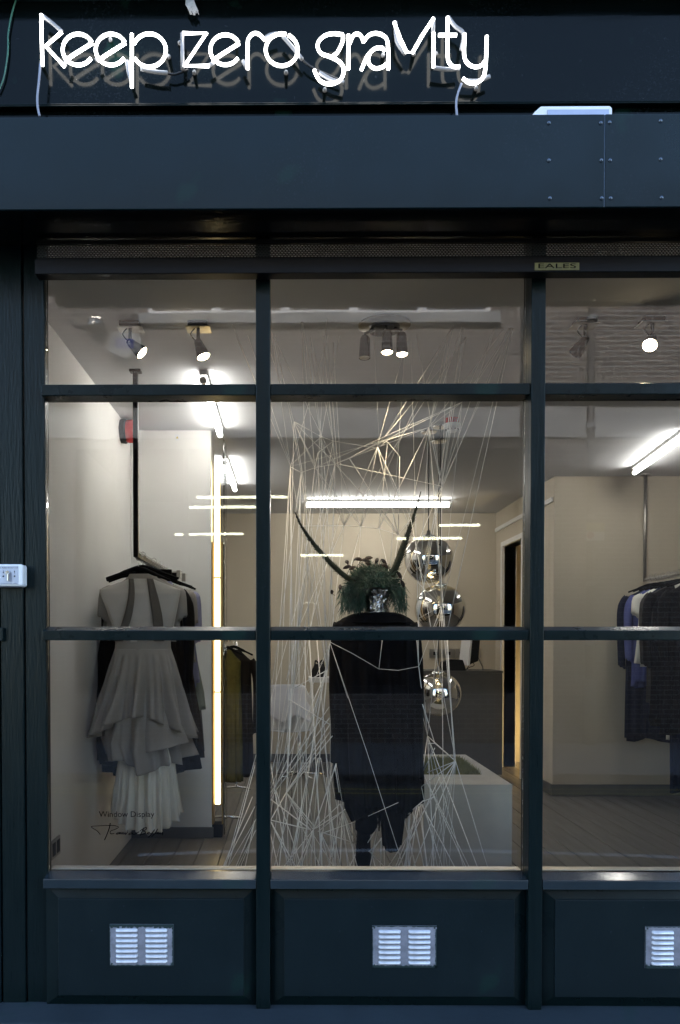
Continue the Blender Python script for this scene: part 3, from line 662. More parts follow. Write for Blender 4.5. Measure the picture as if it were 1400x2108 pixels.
# ------------------------------------------------------------------ lettering on the glass
a, c = PY(203.5, 1685.5, -.002), PY(317.5, 1670.5, -.002)
wlt = empty('window_lettering', (a.x, -.001, a.z), 'black vinyl caption and handwritten signature on the glass before the dresses', 'lettering')
text('caption', 'Window Display', M['ink'], wlt, (a.x, a.z), (c.x, c.z), -.0012)
def sg_(l): return [(180 + x / 8.235, 1660 + y / 8.235) for x, y in l]
b = B()
for st, r0 in (([(215, 475), (170, 420), (65, 345), (200, 330), (400, 322), (500, 335), (525, 355), (480, 385), (400, 415), (385, 445), (400, 465), (450, 460)], .0011), ([(388, 285), (370, 370), (330, 480), (290, 570)], .0016),
        ([(545, 445), (510, 450), (490, 470), (530, 465), (555, 440), (550, 470), (575, 445), (585, 472), (605, 440), (615, 470), (640, 445), (645, 475), (680, 440)], .0013), ([(680, 415), (684, 420)], .0016), ([(750, 445), (710, 460), (705, 478), (750, 465), (765, 450), (775, 475), (820, 465), (875, 430)], .0013),
        ([(960, 365), (930, 420), (895, 490)], .0018), ([(890, 420), (950, 375), (1000, 360), (990, 395), (935, 420), (985, 430), (970, 465), (920, 475)], .0014), ([(1010, 465), (1050, 450), (1045, 435), (1015, 455), (1030, 475), (1075, 460)], .0012), ([(1140, 395), (1090, 460), (1035, 530)], .0016), ([(1190, 385), (1150, 450), (1090, 515)], .0016), ([(1150, 460), (1185, 440), (1180, 465), (1215, 440), (1210, 470), (1240, 445)], .0013), ([(1240, 445), (1245, 470), (1275, 440), (1272, 485)], .0014)):
    pts = [PY(u, v, -.0012) for u, v in smoothpts(sg_(st))]
    for i in range(len(pts) - 1):
        p, qq = pts[i], pts[i + 1]; d = (qq - p)
        if d.length < 1e-6: continue
        n = Vector((-d.z, 0, d.x)).normalized() * r0; e = d.normalized() * r0 * .5
        b.add([p - n - e, p + n - e, qq + n + e, qq - n + e], [(0, 1, 2, 3)])
obj('signature', b, M['ink'], wlt)
# ================================================================== LIGHTS OF THE SHOP
def fluoro(p0, p1, label, group=None, r=.017):
    p0, p1 = Vector(p0), Vector(p1); d = (p1 - p0).normalized()
    t = empty('fluorescent_light', (p0 + p1) / 2, label, 'light', group)
    side = Vector((-d.y, d.x, 0)) * .019
    b = B(); vs = []
    z = ZC - .002
    for p in (p0 + d * .01, p1 - d * .01):
        for s, zz in ((1, z), (1, p0.z + .03), (-1, p0.z + .03), (-1, z)): vs.append((p + side * s).to_3d() * 1.0); vs[-1].z = zz
    b.add(vs, [(0, 1, 2, 3), (7, 6, 5, 4), (0, 4, 5, 1), (1, 5, 6, 2), (2, 6, 7, 3), (3, 7, 4, 0)])
    obj('batten', b, M['batten'], t)
    obj('tube', B().tube([p0 + d * .025, p1 - d * .025], r, 12), M['tube'], t, smooth=True, auto=40)
    for p, s in ((p0, 1), (p1, -1)): obj('end_cap', B().tube([p - d * s * .0, p + d * s * .026], r + .002, 12), M['steel'], t, smooth=True, auto=40)
    return t
zt = ZC - .055
def cz(u, v): p = PZ(u, v, zt); return (p.x, p.y, zt)
a, c = cz(418, 782), cz(445, 897)
fluoro((a[0], a[1], zt), (a[0] - .01, c[1], zt), 'fluorescent tube on ceiling between the black clothes pole and the string web')
a, c = cz(463, 952), cz(480, 1009)
fluoro((a[0], a[1], zt), (a[0], c[1], zt), 'fluorescent tube on ceiling above the olive dress behind the partition')
a, c = cz(626, 1040), cz(930, 1039)
fluoro((a[0], a[1], zt), (c[0], a[1], zt), 'long fluorescent tube across the ceiling above the feathered mannequin', r=.022)
a = cz(1305, 974); c = cz(1410, 899)
fluoro(a, c, 'fluorescent tube slanting over the clothes rail by the tan wall')
# vertical tubes at the edge of the partition
xv = XPART + .038; yv2 = YPART + .035
lc = empty('light_column', (xv, yv2, 0), 'tall warm light column of three stacked tubes beside the partition', 'light')
bx('channel', M['brass'], lc, XPART + .001, XPART + .012, YPART + .005, YPART + .12, .09, 2.02, bevel=.001)
bx('edge_strip', M['brass'], lc, XPART + .068, XPART + .076, YPART + .01, YPART + .12, .09, 2.02, bevel=.001)
def zv(v): return PY(436, v, yv2).z
for v0, v1 in ((1655, 1426), (1423, 1191), (1188, 955)):
    obj('tube', B().tube([(xv, yv2, zv(v0)), (xv, yv2, zv(v1))], .019, 14), M['tube_v'], lc, smooth=True, auto=40)
    for v, s in ((v0, -1), (v1, 1)): obj('end_cap', B().tube([(xv, yv2, zv(v)), (xv, yv2, zv(v) + s * .004)], .017, 12), M['brass'], lc)
bx('mirror_edge', M['glass_dark'], lc, XPART + .082, XPART + .090, YPART + .005, YPART + .21, .02, ZC - .06, bevel=.001)
bx('foot', M['dark_plastic'], lc, XPART + .001, XPART + .07, YPART + .01, YPART + .12, 0.0, .088, bevel=.003)

def aim(o, d): o.rotation_euler = Vector(d).to_track_quat('-Z', 'Y').to_euler()
def can(b_parent, top, d, L, r0, r1, lit, cone=False):
    d = Vector(d).normalized(); top = Vector(top)
    prof = [(.0001, 0), (r0 * .8, .002), (r0, .012), (r1, L), (r1 * .93, L), (r1 * .9, L - .008), (.0001, L - .009)]
    obj('lamp_can', B().lathe(prof[:-2], top, 20, axis=d), M['rail_black'] if cone else M['chrome_dark'], b_parent, smooth=True, auto=35)
    obj('lens', B().lathe([(r1 * .92, 0), (r1 * .8, .004), (.0001, .006)], top + d * (L - .004), 20, axis=d), M['halogen'] if lit else M['steel'], b_parent, smooth=True)
    if lit:
        l = bpy.data.lights.new('spot_beam', 'SPOT'); l.energy = SPOT; l.color = (1, .80, .52); l.spot_size = R(46); l.spot_blend = .6; l.shadow_soft_size = .025
        lo = bpy.data.objects.new('spot_beam', l); COL.objects.link(lo); lo.location = top + d * (L + .012); aim(lo, d); WL[lo.name] = lo.location.copy(); attach(lo, b_parent)
M['chrome_dark'] = mat('smoked_chrome', (.16, .16, .17), .15, metal=1)
SPOT = 3.6
def spot(u, v, d, lit, label, gilt):
    p = PZ(u, v, ZC)
    s = empty('ceiling_spotlight', (p.x, p.y, ZC - .15), label, 'spotlight', 'ceiling spotlights over the display')
    bx('canopy', M['rail_black'], s, p.x - .045, p.x + .045, p.y - .03, p.y + .05, ZC - .022, ZC - .001, bevel=.003)
    bx('base_plate', M['gold_plate'] if gilt else M['steel'], s, p.x - .055, p.x + .055, p.y - .025, p.y + .06, ZC - .026, ZC - .0225, bevel=.001)
    obj('stem', B().tube([(p.x, p.y, ZC - .026), (p.x, p.y, ZC - .085)], .008, 10), M['rail_black'], s, smooth=True)
    obj('cable', B().tube(smoothpts([(p.x - .015, p.y, ZC - .026), (p.x - .034, p.y, ZC - .05), (p.x - .022, p.y, ZC - .07), (p.x - .012, p.y, ZC - .08)]), .003, 6), M['cable_black'], s, smooth=True)
    dn = Vector(d).normalized()
    obj('joint', B().lathe([(.0001, -.014), (.011, -.009), (.014, 0), (.011, .009), (.0001, .014)], (p.x, p.y, ZC - .09), 14), M['rail_black'], s, smooth=True)
    can(s, Vector((p.x, p.y, ZC - .088)) - dn * .012, dn, .088, .018, .032, lit, True)
spot(268, 664, (.55, -.05, -.50), True, 'black spotlight with tarnished plate aimed right, before the white wall', False)
spot(408, 664, (.22, -.1, -.6), True, 'black spotlight with bright gilt plate hanging between red sounder and timber mullion', True)
spot(1205, 657, (-.25, .55, -.45), False, 'unlit spotlight turned to the back of the shop', False)
spot(1343, 654, (-.30, -.45, -.50), True, 'black spotlight facing the street beside the unlit one', False)
# cluster of three chrome spots on a round plate
M['bronze'] = mat('dull_bronze', (.17, .14, .09), .35, metal=.7)
p = PZ(793, 662, ZC)
cl = empty('spotlight_cluster', (p.x, p.y, ZC - .17), 'round ceiling plate with three chrome spotlights above the mannequin', 'spotlight')
obj('plate', B().lathe([(.118, 0), (.118, -.006), (.112, -.009), (.0001, -.009)], (p.x, p.y + .03, ZC - .001), 32), M['bronze'], cl, smooth=True, auto=40)
obj('rim', B().lathe([(.07, -.01), (.07, -.03), (.0001, -.03)], (p.x, p.y + .03, ZC - .001), 24), M['chrome_dark'], cl, smooth=True, auto=40)
for dx, dy, dz, lit in ((-.092, -.02, -.062, False), (.004, -.035, -.025, True), (.066, -.05, -.055, True)):
    q0 = Vector((p.x + dx, p.y + dy, ZC - .03 + dz * .5))
    obj('arm', B().tube([(p.x + dx * .5, p.y + .03, ZC - .025), q0, q0 + Vector((0, 0, -.02))], .006, 8), M['rail_black'], cl, smooth=True)
    can(cl, q0 + Vector((0, 0, -.012)), (dx * .3, -.10, -1), .10, .022, .026, lit)

# ================================================================== WALL AND CEILING FITTINGS
p = PX(259, 888, XL + .03)
al = empty('fire_sounder', (XL, p.y, p.z - .08), 'red fire alarm sounder with black back on the white side wall', 'alarm')
obj('back_box', B().lathe([(.075, 0), (.078, .03), (.072, .038), (.0001, .038)], (XL + .001, p.y, p.z), 24, axis=(1, 0, 0)), M['dark_plastic'], al, smooth=True, auto=40)
obj('horn', B().lathe([(.070, .038), (.074, .05), (.074, .075), (.062, .092), (.0001, .094)], (XL + .001, p.y, p.z), 24, axis=(1, 0, 0)), M['red'], al, smooth=True, auto=40)
a, c = PX(107, 1770, XL + .01), PX(125, 1716, XL + .01)
so = empty('wall_socket', (XL, (a.y + c.y) / 2, c.z - .086), 'brushed steel socket plate low on the white side wall', 'socket')
zm = PX(116, 1745, XL + .01).z
bx('plate', M['steel'], so, XL + .001, XL + .009, a.y, a.y + .14, zm - .043, zm + .043, bevel=.002)
bx('insert', M['dark_plastic'], so, XL + .0092, XL + .0105, a.y + .012, a.y + .06, zm - .03, zm + .03, bevel=.001)
bx('insert', M['dark_plastic'], so, XL + .0092, XL + .0105, a.y + .08, a.y + .128, zm - .03, zm + .03, bevel=.001)
p = PY(365, 901, YPART)
wsn = empty('warning_sticker', (p.x, YPART, p.z - .02), 'tiny white sticker with yellow triangle high on the partition', 'sticker')
bx('backing', M['white_plastic'], wsn, p.x - .014, p.x + .014, YPART - .0012, YPART - .0002, p.z - .02, p.z + .02, bevel=0)
obj('triangle', B().add([(p.x - .009, YPART - .0016, p.z - .006), (p.x + .009, YPART - .0016, p.z - .006), (p.x, YPART - .0016, p.z + .010)], [(0, 1, 2)]), mat('warning_yellow', (.6, .45, .03), .5), wsn)
p = PZ(931, 861, ZC)
sd = empty('smoke_detector', (p.x, p.y, ZC - .09), 'white round smoke detector with red base on the ceiling', 'detector')
obj('base', B().lathe([(.042, 0), (.042, -.035), (.0001, -.035)], (p.x, p.y, ZC - .001), 20), M['red'], sd, smooth=True, auto=40)
obj('body', B().lathe([(.052, -.036), (.055, -.045), (.055, -.06), (.045, -.07), (.0001, -.071)], (p.x, p.y, ZC - .001), 24), M['white_plastic'], sd, smooth=True, auto=40)
obj('chamber', B().lathe([(.034, -.0715), (.030, -.085), (.0001, -.086)], (p.x, p.y, ZC - .001), 20), M['white_plastic'], sd, smooth=True, auto=40)
for i in range(10):
    an = i * math.pi / 5; obj('vent_slot', B().box(p.x + .040 * math.cos(an) - .004, p.x + .040 * math.cos(an) + .004, p.y + .040 * math.sin(an) - .004, p.y + .040 * math.sin(an) + .004, ZC - .076, ZC - .0695), M['dark_plastic'], sd)
# socket strip on the back wall
a, c = PY(884, 1354, YBACK), PY(992, 1336, YBACK)
ss = empty('socket_strip', (a.x, YBACK, a.z), 'row of grey sockets on the back wall above the counter', 'socket')
n = 4
for i in range(n):
    xa = a.x + (c.x - a.x) * i / n; xb = a.x + (c.x - a.x) * (i + 1) / n - .008
    pl = bx('plate', M['steel'], ss, xa, xb, YBACK - .012, YBACK - .0005, a.z, c.z, bevel=.002)
    bx('outlet', M['dark_plastic'], pl, xa + (xb - xa) * .3, xa + (xb - xa) * .62, YBACK - .014, YBACK - .0122, a.z + .03, c.z - .03, bevel=.001)
# lit panel in the passage behind the doorway
a, c = PX(1054, 1584, XRS + 1.1), PX(1078, 1488, XRS + 1.1)
lp = empty('light_panel', (XRS + 1.1, 5.6, 0), 'glowing warm panel low on the wall seen through the doorway', 'light')
bx('diffuser', mat('lit_panel', (.9, .85, .7), .4, emit=(1, .72, .32), estr=1.6), lp, XRS + 1.08, XRS + 1.10, 5.0, 6.95, .02, .62, bevel=.002)
bx('frame', M['white_paint'], lp, XRS + 1.05, XRS + 1.12, 5.0, 6.95, .621, .66, bevel=.002)
obj('wall_passage_side', B().box(XRS + 1.121, XRS + 1.2, YRW + .12, YBACK, 0, ZC), M['wall_r'], None, kind='structure')

# ================================================================== PLINTH, COUNTER, MONITOR, CHAIR
YL1, YL2 = 1.45, 2.62; zp = PY(960, 1615, YL1).z; xa, xb = xat(872, YL1, 1700), xat(1054, YL1, 1700)
pl = empty('plinth_bench', ((xa + xb) / 2, (YL1 + YL2) / 2, 0), 'pale concrete block bench with a tray of dry grass set in its top', 'plinth')
g0, g1, gy0, gy1 = xa + .05, xb - .085, YL1 + .33, YL2 - .22
b = B().box(xa, g0, YL1, YL2, 0, zp).box(g1, xb, YL1, YL2, 0, zp).box(g0, g1, YL1, gy0, 0, zp).box(g0, g1, gy1, YL2, 0, zp)
bmx = bmesh.new()
obj('block', b, M['plinth'], pl)
bx('soil', M['soil'], pl, g0 + .001, g1 - .001, gy0 + .001, gy1 - .001, zp - .06, zp - .006, bevel=0)
b = B(); rnd = random.Random(3)
for i in range(8000):
    x, y = rnd.uniform(g0 + .003, g1 - .003), rnd.uniform(gy0 + .003, gy1 - .003); h = rnd.uniform(.015, .05); an = rnd.uniform(0, 6.28); lx_, ly_ = rnd.gauss(0, .012), rnd.gauss(0, .012); wd = .0016
    cx_, sx_ = math.cos(an) * wd, math.sin(an) * wd
    b.add([(x - cx_, y - sx_, zp - .007), (x + cx_, y + sx_, zp - .007), (x + lx_, y + ly_, zp - .007 + h)], [(0, 1, 2)])
obj('grass', b, M['straw'], pl, kind='stuff')
YCO = 5.22; zco = PY(980, 1381, YCO).z; xc1 = xat(1035, YCO, 1450)
co = empty('counter', (1.35, YCO, 0), 'dark grey sales counter block at the back of the shop', 'counter')
bx('body', M['counter'], co, .55, xc1, YCO + .01, YCO + .55, 0.0, zco - .025, bevel=.003)
bx('worktop', M['counter'], co, .545, xc1 + .005, YCO, YCO + .56, zco - .024, zco, bevel=.002)
# white desk return and bag on it
zd = PY(655, 1394, 5.5).z; xd0, xd1 = xat(636, 5.5, 1400), xat(690, 5.5, 1400)
dk = empty('side_table', ((xd0 + xd1) / 2, 5.5, 0), 'white side table behind the string web', 'table')
bx('top', M['white_paint'], dk, xd0, xd1, 5.35, 5.75, zd - .05, zd, bevel=.004)
for xx in (xd0 + .03, xd1 - .03):
    for yy in (5.39, 5.71): obj('leg', B().tube([(xx, yy, 0), (xx, yy, zd - .05)], .014, 10), M['white_paint'], dk, smooth=True)
bgx = xat(657, 5.5, 1380)
hb = empty('handbag', (bgx, 5.5, zd), 'black handbag standing on the white side table', 'bag')
b = B().rings([[(bgx + hx * math.cos(t), 5.5 + hy * math.sin(t), zd + z) for t in [k * math.pi / 8 for k in range(16)]] for z, hx, hy in ((0.001, .075, .04), (.02, .085, .045), (.08, .075, .04), (.13, .05, .025), (.14, .045, .01))])
obj('body', b, M['dark_plastic'], hb, smooth=True)
for s in (-1, 1): obj('handle', B().tube(smoothpts([(bgx - .045, 5.5 + s * .012, zd + .12), (bgx - .035, 5.5 + s * .014, zd + .175), (bgx + .0, 5.5 + s * .014, zd + .145), (bgx + .035, 5.5 + s * .014, zd + .18), (bgx + .048, 5.5 + s * .012, zd + .12)]), .008, 6), M['dark_plastic'], hb, smooth=True)
# monitor seen edge-on and phone
ym = YCO + .22
mo = empty('computer_monitor', (xat(960, ym, 1380), ym, zco), 'slim computer monitor seen from the side on the counter', 'monitor')
q0, q1, q2, q3 = PY(954, 1368, ym), PY(961, 1310, ym), PY(979, 1305, ym), PY(972, 1366, ym)
def prof(pts, hw, name, mt, par, bev=.003): return obj(name, B().prism([(p_.x, p_.z) for p_ in pts], ym - hw, ym + hw), M[mt], par, bevel=bev)
prof([PY(953, 1369, ym), PY(961, 1296, ym), PY(965, 1296, ym), PY(958, 1369, ym)], .21, 'screen', 'white_gloss', mo)
prof([PY(958.3, 1367, ym), PY(965.3, 1296, ym), PY(981, 1300, ym), PY(976, 1360, ym)], .20, 'casing', 'dark_plastic', mo, .01)
b = B().tube(smoothpts([PY(977, 1330, ym), PY(988, 1360, ym), PY(994, 1374, ym), PY(990, 1380.2, ym), PY(962, 1380.4, ym)]), .008, 8); obj('stand', b, M['chrome'], mo, smooth=True)
obj('cable', B().tube(smoothpts([PY(972, 1362, ym - .1), PY(960, 1378, ym - .1), PY(966, 1374, ym - .1), PY(976, 1370, ym - .1), PY(974, 1364, ym - .1)]), .004, 6), M['cable_black'], mo, smooth=True)
yt = YCO + .12
b = B().prism([(p_.x, p_.z) for p_ in (PY(905, 1380.5, yt), PY(909, 1362, yt), PY(925, 1357, yt), PY(950, 1358, yt), PY(957, 1380.5, yt))], yt - .08, yt + .08)
tp = obj('body', b, M['dark_plastic'], None, bevel=.008)
tpe = empty('card_terminal', (WL[tp.name].x, yt, zco), 'black bag shaped machine beside the monitor on the counter', 'machine'); attach(tp, tpe)
obj('handle', B().tube([PY(900, 1376, yt), PY(912, 1372, yt), PY(925, 1376, yt)], .012, 8), M['rail_black'], tpe, smooth=True)
# white shell chair on chrome pedestal, with cloth over its back
YCH = 5.15; k_ = (D + YCH) / D * S0
chx = xat(596, YCH, 1480)
ch = empty('shell_chair', (chx, YCH, 0), 'white moulded chair on a chrome pedestal behind the web of strings', 'chair')
zs_ = .44
rs = []
for i in range(13):
    t = i / 12; z = zs_ + .02 + t * .40; hw = .20 + .035 * math.sin(t * math.pi) - .06 * max(0, t - .75) * 4 * .5
    rs.append([(chx + hw * a_ , YCH - .16 - .05 * t + .10 * a_ * a_, z + .03 * (1 - a_ * a_) * t) for a_ in [k / 8 - 1 for k in range(17)]])
obj('back_shell', B().rings(rs, False, False), M['white_gloss'], ch, smooth=True, solid=.012)
rs = []
for i in range(9):
    t = i / 8
    rs.append([(chx + .215 * a_, YCH - .16 + .42 * t, zs_ + .02 * a_ * a_ + .02 * (1 - t) ** 3) for a_ in [k / 8 - 1 for k in range(17)]])
obj('seat', B().rings(rs, False, False), M['white_gloss'], ch, smooth=True, solid=.012)
obj('pedestal', B().tube([(chx + .10, YCH, .03), (chx + .10, YCH, zs_ - .006)], .018, 12), M['chrome'], ch, smooth=True)
for an in (0, 72, 144, 216, 288):
    obj('foot', B().tube([(chx + .10, YCH, .035), (chx + .10 + .26 * math.cos(R(an + 10)), YCH + .26 * math.sin(R(an + 10)), .012)], [.014, .009], 8), M['chrome'], ch, smooth=True)
rs = []
for i in range(15):
    t = i / 14
    y = YCH - .24 - .015 * math.cos(t * 9); z = zs_ + .49 - .34 * t; hw = .17 + .05 * t + .012 * math.sin(t * 13)
    rs.append([(chx - .02 + hw * a_ + .02 * t, YCH - .235 - .02 * math.sin(a_ * 7 + t * 2) * t + .06 * a_ * a_ - .03 * t, z - .02 * abs(a_) ** 6 * (1 - t) + .03 * math.sin(a_ * 5) * t) for a_ in [k / 12 - 1 for k in range(25)]])
obj('white_shirt', B().rings(rs, False, False), mat('shirt', (.66, .66, .72), .85, var=.05, bump=.1), None, smooth=True, solid=.004, label='white shirt draped over the back of the moulded chair', cat='shirt')

# ================================================================== PENDANT GLOBES
YGL = 2.62
def globe(u, v, ru, cu, cv, label, y):
    p = PY(u, v, y); r = ru * S0 * (D + y) / D
    t = empty('pendant_globe', (p.x, y, p.z - r), label, 'pendant lamp', 'mirrored globe pendants')
    n = 28; pr = [(max(.0002, r * math.sin(math.pi * i / n)), -r * math.cos(math.pi * i / n) * .97) for i in range(n - 2)]
    obj('globe', B().lathe(pr, p, 48), M['globe'], t, smooth=True)
    top = p.z + pr[-1][1]
    obj('cap', B().lathe([(.042, -.012), (.046, 0), (.04, .012), (.015, .02), (.01, .045), (.0001, .046)], (p.x, y, top), 24), M['chrome'], t, smooth=True)
    obj('bulb_holder', B().lathe([(.018, 0), (.018, -.05), (.0001, -.05)], (p.x, y, top - .013), 16), M['gold_plate'], t, smooth=True, auto=40)
    obj('bulb', B().lathe([(.0001, -.055), (.016, -.05), (.024, -.03), (.02, -.01), (.012, 0)], (p.x, y, top - .064), 16), M['bulb'], t, smooth=True)
    obj('cord', B().tube([(p.x, y, top + .045), (p.x, y, ZC - .03)], .004, 6), M['cable_black'], t)
    obj('ceiling_rose', B().lathe([(.052, 0), (.055, -.02), (.05, -.028), (.0001, -.03)], (p.x, y, ZC - .001), 24), M['chrome'], t, smooth=True, auto=40)
globe(882, 1152, 50, 0, 0, 'mirrored glass globe pendant, highest of three', 2.55)
globe(906, 1254, 52, 0, 0, 'mirrored glass globe pendant, middle of three', 2.42)
globe(902, 1428, 47, 0, 0, 'mirrored glass globe pendant, lowest of three', 2.80)

# ================================================================== CLOTHES
def superc(a, e=1.0):
    c_, s_ = math.cos(a), math.sin(a)
    return (math.copysign(abs(c_) ** e, c_), math.copysign(abs(s_) ** e, s_))
def cloth(name, rows, mt, parent, folds=9, amp=.10, hem=None, seed=0, n=72, e=.9, solid=.003, dens=5, label=None, start=.2, tip=1.0, **kw):
    """closed hanging cloth: rows of (z, cx, cy, hx, hy); folds deepen towards the hem"""
    rnd = random.Random(seed); ph = [rnd.uniform(0, 6.28) for _ in range(5)]
    rr = []
    for i in range(len(rows) - 1):
        for k in range(dens):
            t = k / dens; p0, p1, p2, p3 = rows[max(0, i - 1)], rows[i], rows[i + 1], rows[min(len(rows) - 1, i + 2)]
            rr.append([p1[d] + (p2[d] - p1[d]) * (t * t * (3 - 2 * t)) for d in range(5)])
    rr.append(list(rows[-1])); zs = [r[0] for r in rr]; z0, z1 = zs[0], zs[-1]
    rings = []
    for i, (z, cx, cy, hx, hy) in enumerate(rr):
        t = (z0 - z) / (z0 - z1 + 1e-9); f = amp * max(0, (t - start) / (1 - start)) ** .8
        ring = []
        for j in range(n):
            a = 2 * math.pi * j / n; c_, s_ = superc(a, e)
            w_ = 1.1 - 2.2 * abs(math.sin(.5 * folds * a + ph[0] + .5 * math.sin(a + ph[2]) + t * .3)) ** .7 + .5 * math.sin((folds * 1.7 // 1) * a + ph[1]) + .4 * math.sin(3 * a + ph[3])
            w2 = .006 * math.sin(5 * a + ph[4] + t * 7) * math.sin(t * 11 + ph[1])
            k_ = 1 + f * w_ + w2
            dz = 0
            if hem: dz = hem(a, rnd) * t ** 1.5
            ring.append((cx + hx * c_ * (1 + (k_ - 1) * .6), cy + hy * s_ * k_ - (.0 if s_ > 0 else f * .04 * w_), z + dz))
        rings.append(ring)
    return obj(name, B().rings(rings, False), M[mt] if isinstance(mt, str) else mt, parent, smooth=True, solid=solid, **kw)
def hanger(x, y, z, label, wd=.40, wood='hanger_black'):
    h = empty('clothes_hanger', (x, y, z - .10), label, 'hanger', 'clothes hangers')
    obj('hook', B().tube(smoothpts([(x + .018, y, z - .008), (x + .016, y, z + .012), (x, y, z + .021), (x - .016, y, z + .012), (x - .012, y, z - .012), (x, y, z - .028), (x, y, z - .06)]), .0022, 6), M['chrome'], h, smooth=True)
    obj('shoulder_bar', B().tube(smoothpts([(x - wd / 2, y, z - .125), (x - wd * .25, y, z - .09), (x, y, z - .06), (x + wd * .25, y, z - .09), (x + wd / 2, y, z - .125)]), [.007] * 4 + [.011] * 9 + [.007] * 4, 8), M[wood], h, smooth=True)
    return h
def trouser_hanger(x, y, z, label, wd=.30):
    h = empty('clothes_hanger', (x, y, z - .09), label, 'hanger', 'clothes hangers')
    obj('hook', B().tube(smoothpts([(x + .018, y, z - .008), (x + .016, y, z + .012), (x, y, z + .021), (x - .016, y, z + .012), (x - .012, y, z - .012), (x, y, z - .028), (x, y, z - .05)]), .0022, 6), M['chrome'], h, smooth=True)
    bx('bar', M['hanger_black'], h, x - wd * .32, x + wd * .32, y - .006, y + .006, z - .085, z - .045, bevel=.003)
    obj('wire', B().tube([(x - wd / 2, y, z - .06), (x + wd / 2, y, z - .06)], .002, 6), M['chrome'], h)
    for s in (-1, 1): bx('clip', M['steel'], h, x + s * wd * .44 - .012, x + s * wd * .44 + .012, y - .008, y + .008, z - .10, z - .05, bevel=.002)
    return h
def garment(x, y, ztop, length, mt, name, label, cat, group, hw=.19, hem_w=None, sleeve=None, seed=0, hy=.045, folds=7, amp=.16, neck=.07, hem=None, waist=None, sl_mat=None):
    hem_w = hem_w or hw * 1.05; z = ztop
    g = empty(name, (x, y, z - length), label, cat, group)
    rows = [(z + .012, x, y, neck, hy * .5), (z - .01, x, y, neck + .012, hy * .7), (z - .045, x, y, hw * .72, hy * .9), (z - .075, x, y, hw, hy), (z - .16, x, y, hw * .97, hy * 1.1)]
    if waist: rows.append((z - waist, x, y, hw * .80, hy * 1.1))
    rows += [(z - length * .6, x, y, (hw * (.8 if waist else .95) + hem_w) / 2, hy * 1.25), (z - length, x, y, hem_w, hy * 1.4)]
    cloth('body', rows, mt, g, folds=folds + 3, amp=amp * 1.7, seed=seed, hem=hem)
    if sleeve:
        for s in (-1, 1):
            sl = sleeve; x0 = x + s * hw * .93
            if sl > .3: pth = [(x0, z - .075), (x0 + s * .045, z - .16), (x0 + s * .055, z - .32), (x0 + s * .045, z - .075 - sl)]; ra = [.036, .044, .042, .038]
            else: pth = [(x0 - s * .02, z - .07), (x0 + s * .03, z - .11), (x0 + s * .035, z - .07 - sl)]; ra = [.034, .044, .052]
            pp = smoothpts([(a_, y, b_) for a_, b_ in pth]); n_ = len(pp); rr = []
            for i in range(n_):
                t = i / (n_ - 1) * (len(ra) - 1); k = min(int(t), len(ra) - 2); rr.append(ra[k] + (ra[k + 1] - ra[k]) * (t - k))
            b = B(); rings = []
            for i, (p_, r_) in enumerate(zip(pp, rr)):
                rings.append([(p_[0] + r_ * math.cos(a_) * .75, p_[1] + r_ * math.sin(a_) * .8, p_[2] + r_ * .5 * math.cos(a_) * s + .006 * math.sin(6 * a_ + i + seed)) for a_ in [2 * math.pi * k / 20 for k in range(20)]])
            b.rings(rings, False); obj('sleeve', b, M[sl_mat or mt], g, smooth=True, solid=.003)
    return g
# ---- left rail: black pole from the ceiling with an arm running back
p = PZ(279, 762, ZC); XR_ = p.x; YR0 = p.y; zr_ = PY(279, 1142, YR0).z; YR1 = YPART - .003
lr = empty('clothes_rail', (XR_, YR0, zr_), 'black clothes rail hung from the ceiling before the partition', 'clothes rail')
bx('pole', M['rail_black'], lr, XR_ - .013, XR_ + .013, YR0 - .013, YR0 + .013, zr_ - .013, ZC - .012, bevel=.002)
bx('ceiling_bracket', M['rail_black'], lr, XR_ - .03, XR_ + .03, YR0 - .025, YR0 + .025, ZC - .012, ZC - .001, bevel=.002)
bx('arm', M['rail_black'], lr, XR_ - .011, XR_ + .011, YR0 + .0135, YR1, zr_ - .014, zr_ + .012, bevel=.002)
obj('ring_wire', B().tube(smoothpts([(XR_ + .022 * math.cos(i * 1.0), YR0 + .04 + i * .0105, zr_ + .002 + .022 * math.sin(i * 1.0)) for i in range(100)], 2), .0018, 5), M['steel'], lr, smooth=True)
zh = zr_ + .011
# front dress
yd = YR0 + .055; kd = S0 * (D + yd) / D
hanger(XR_ + .002, yd, zh - .018, 'black hanger holding the taupe dress with ivory underskirt', .34)
def px_(u): return PY(u, 1400, yd).x
def pz_(v): return PY(294, v, yd).z
fd = empty('layered_dress', (px_(292), yd, pz_(1706)), 'taupe sleeveless dress with flounced overskirt above an ivory pleated underskirt', 'dress')
W_ = lambda a_, c_: (px_((a_ + c_) / 2), (px_(c_) - px_(a_)) / 2)
def row(v, ua, uc, hy, dy=0): cx_, hx_ = W_(ua, uc); return (pz_(v), cx_, yd + dy, hx_, hy)
cloth('bodice', [row(1192, 268, 314, .014), row(1203, 236, 342, .026), row(1214, 206, 371, .034), row(1222, 208, 371, .042), row(1258, 220, 364, .052), row(1292, 231, 357, .056), row(1322, 238, 350, .055)], 'taupe_light', fd, folds=6, amp=.09, seed=4, start=.3)
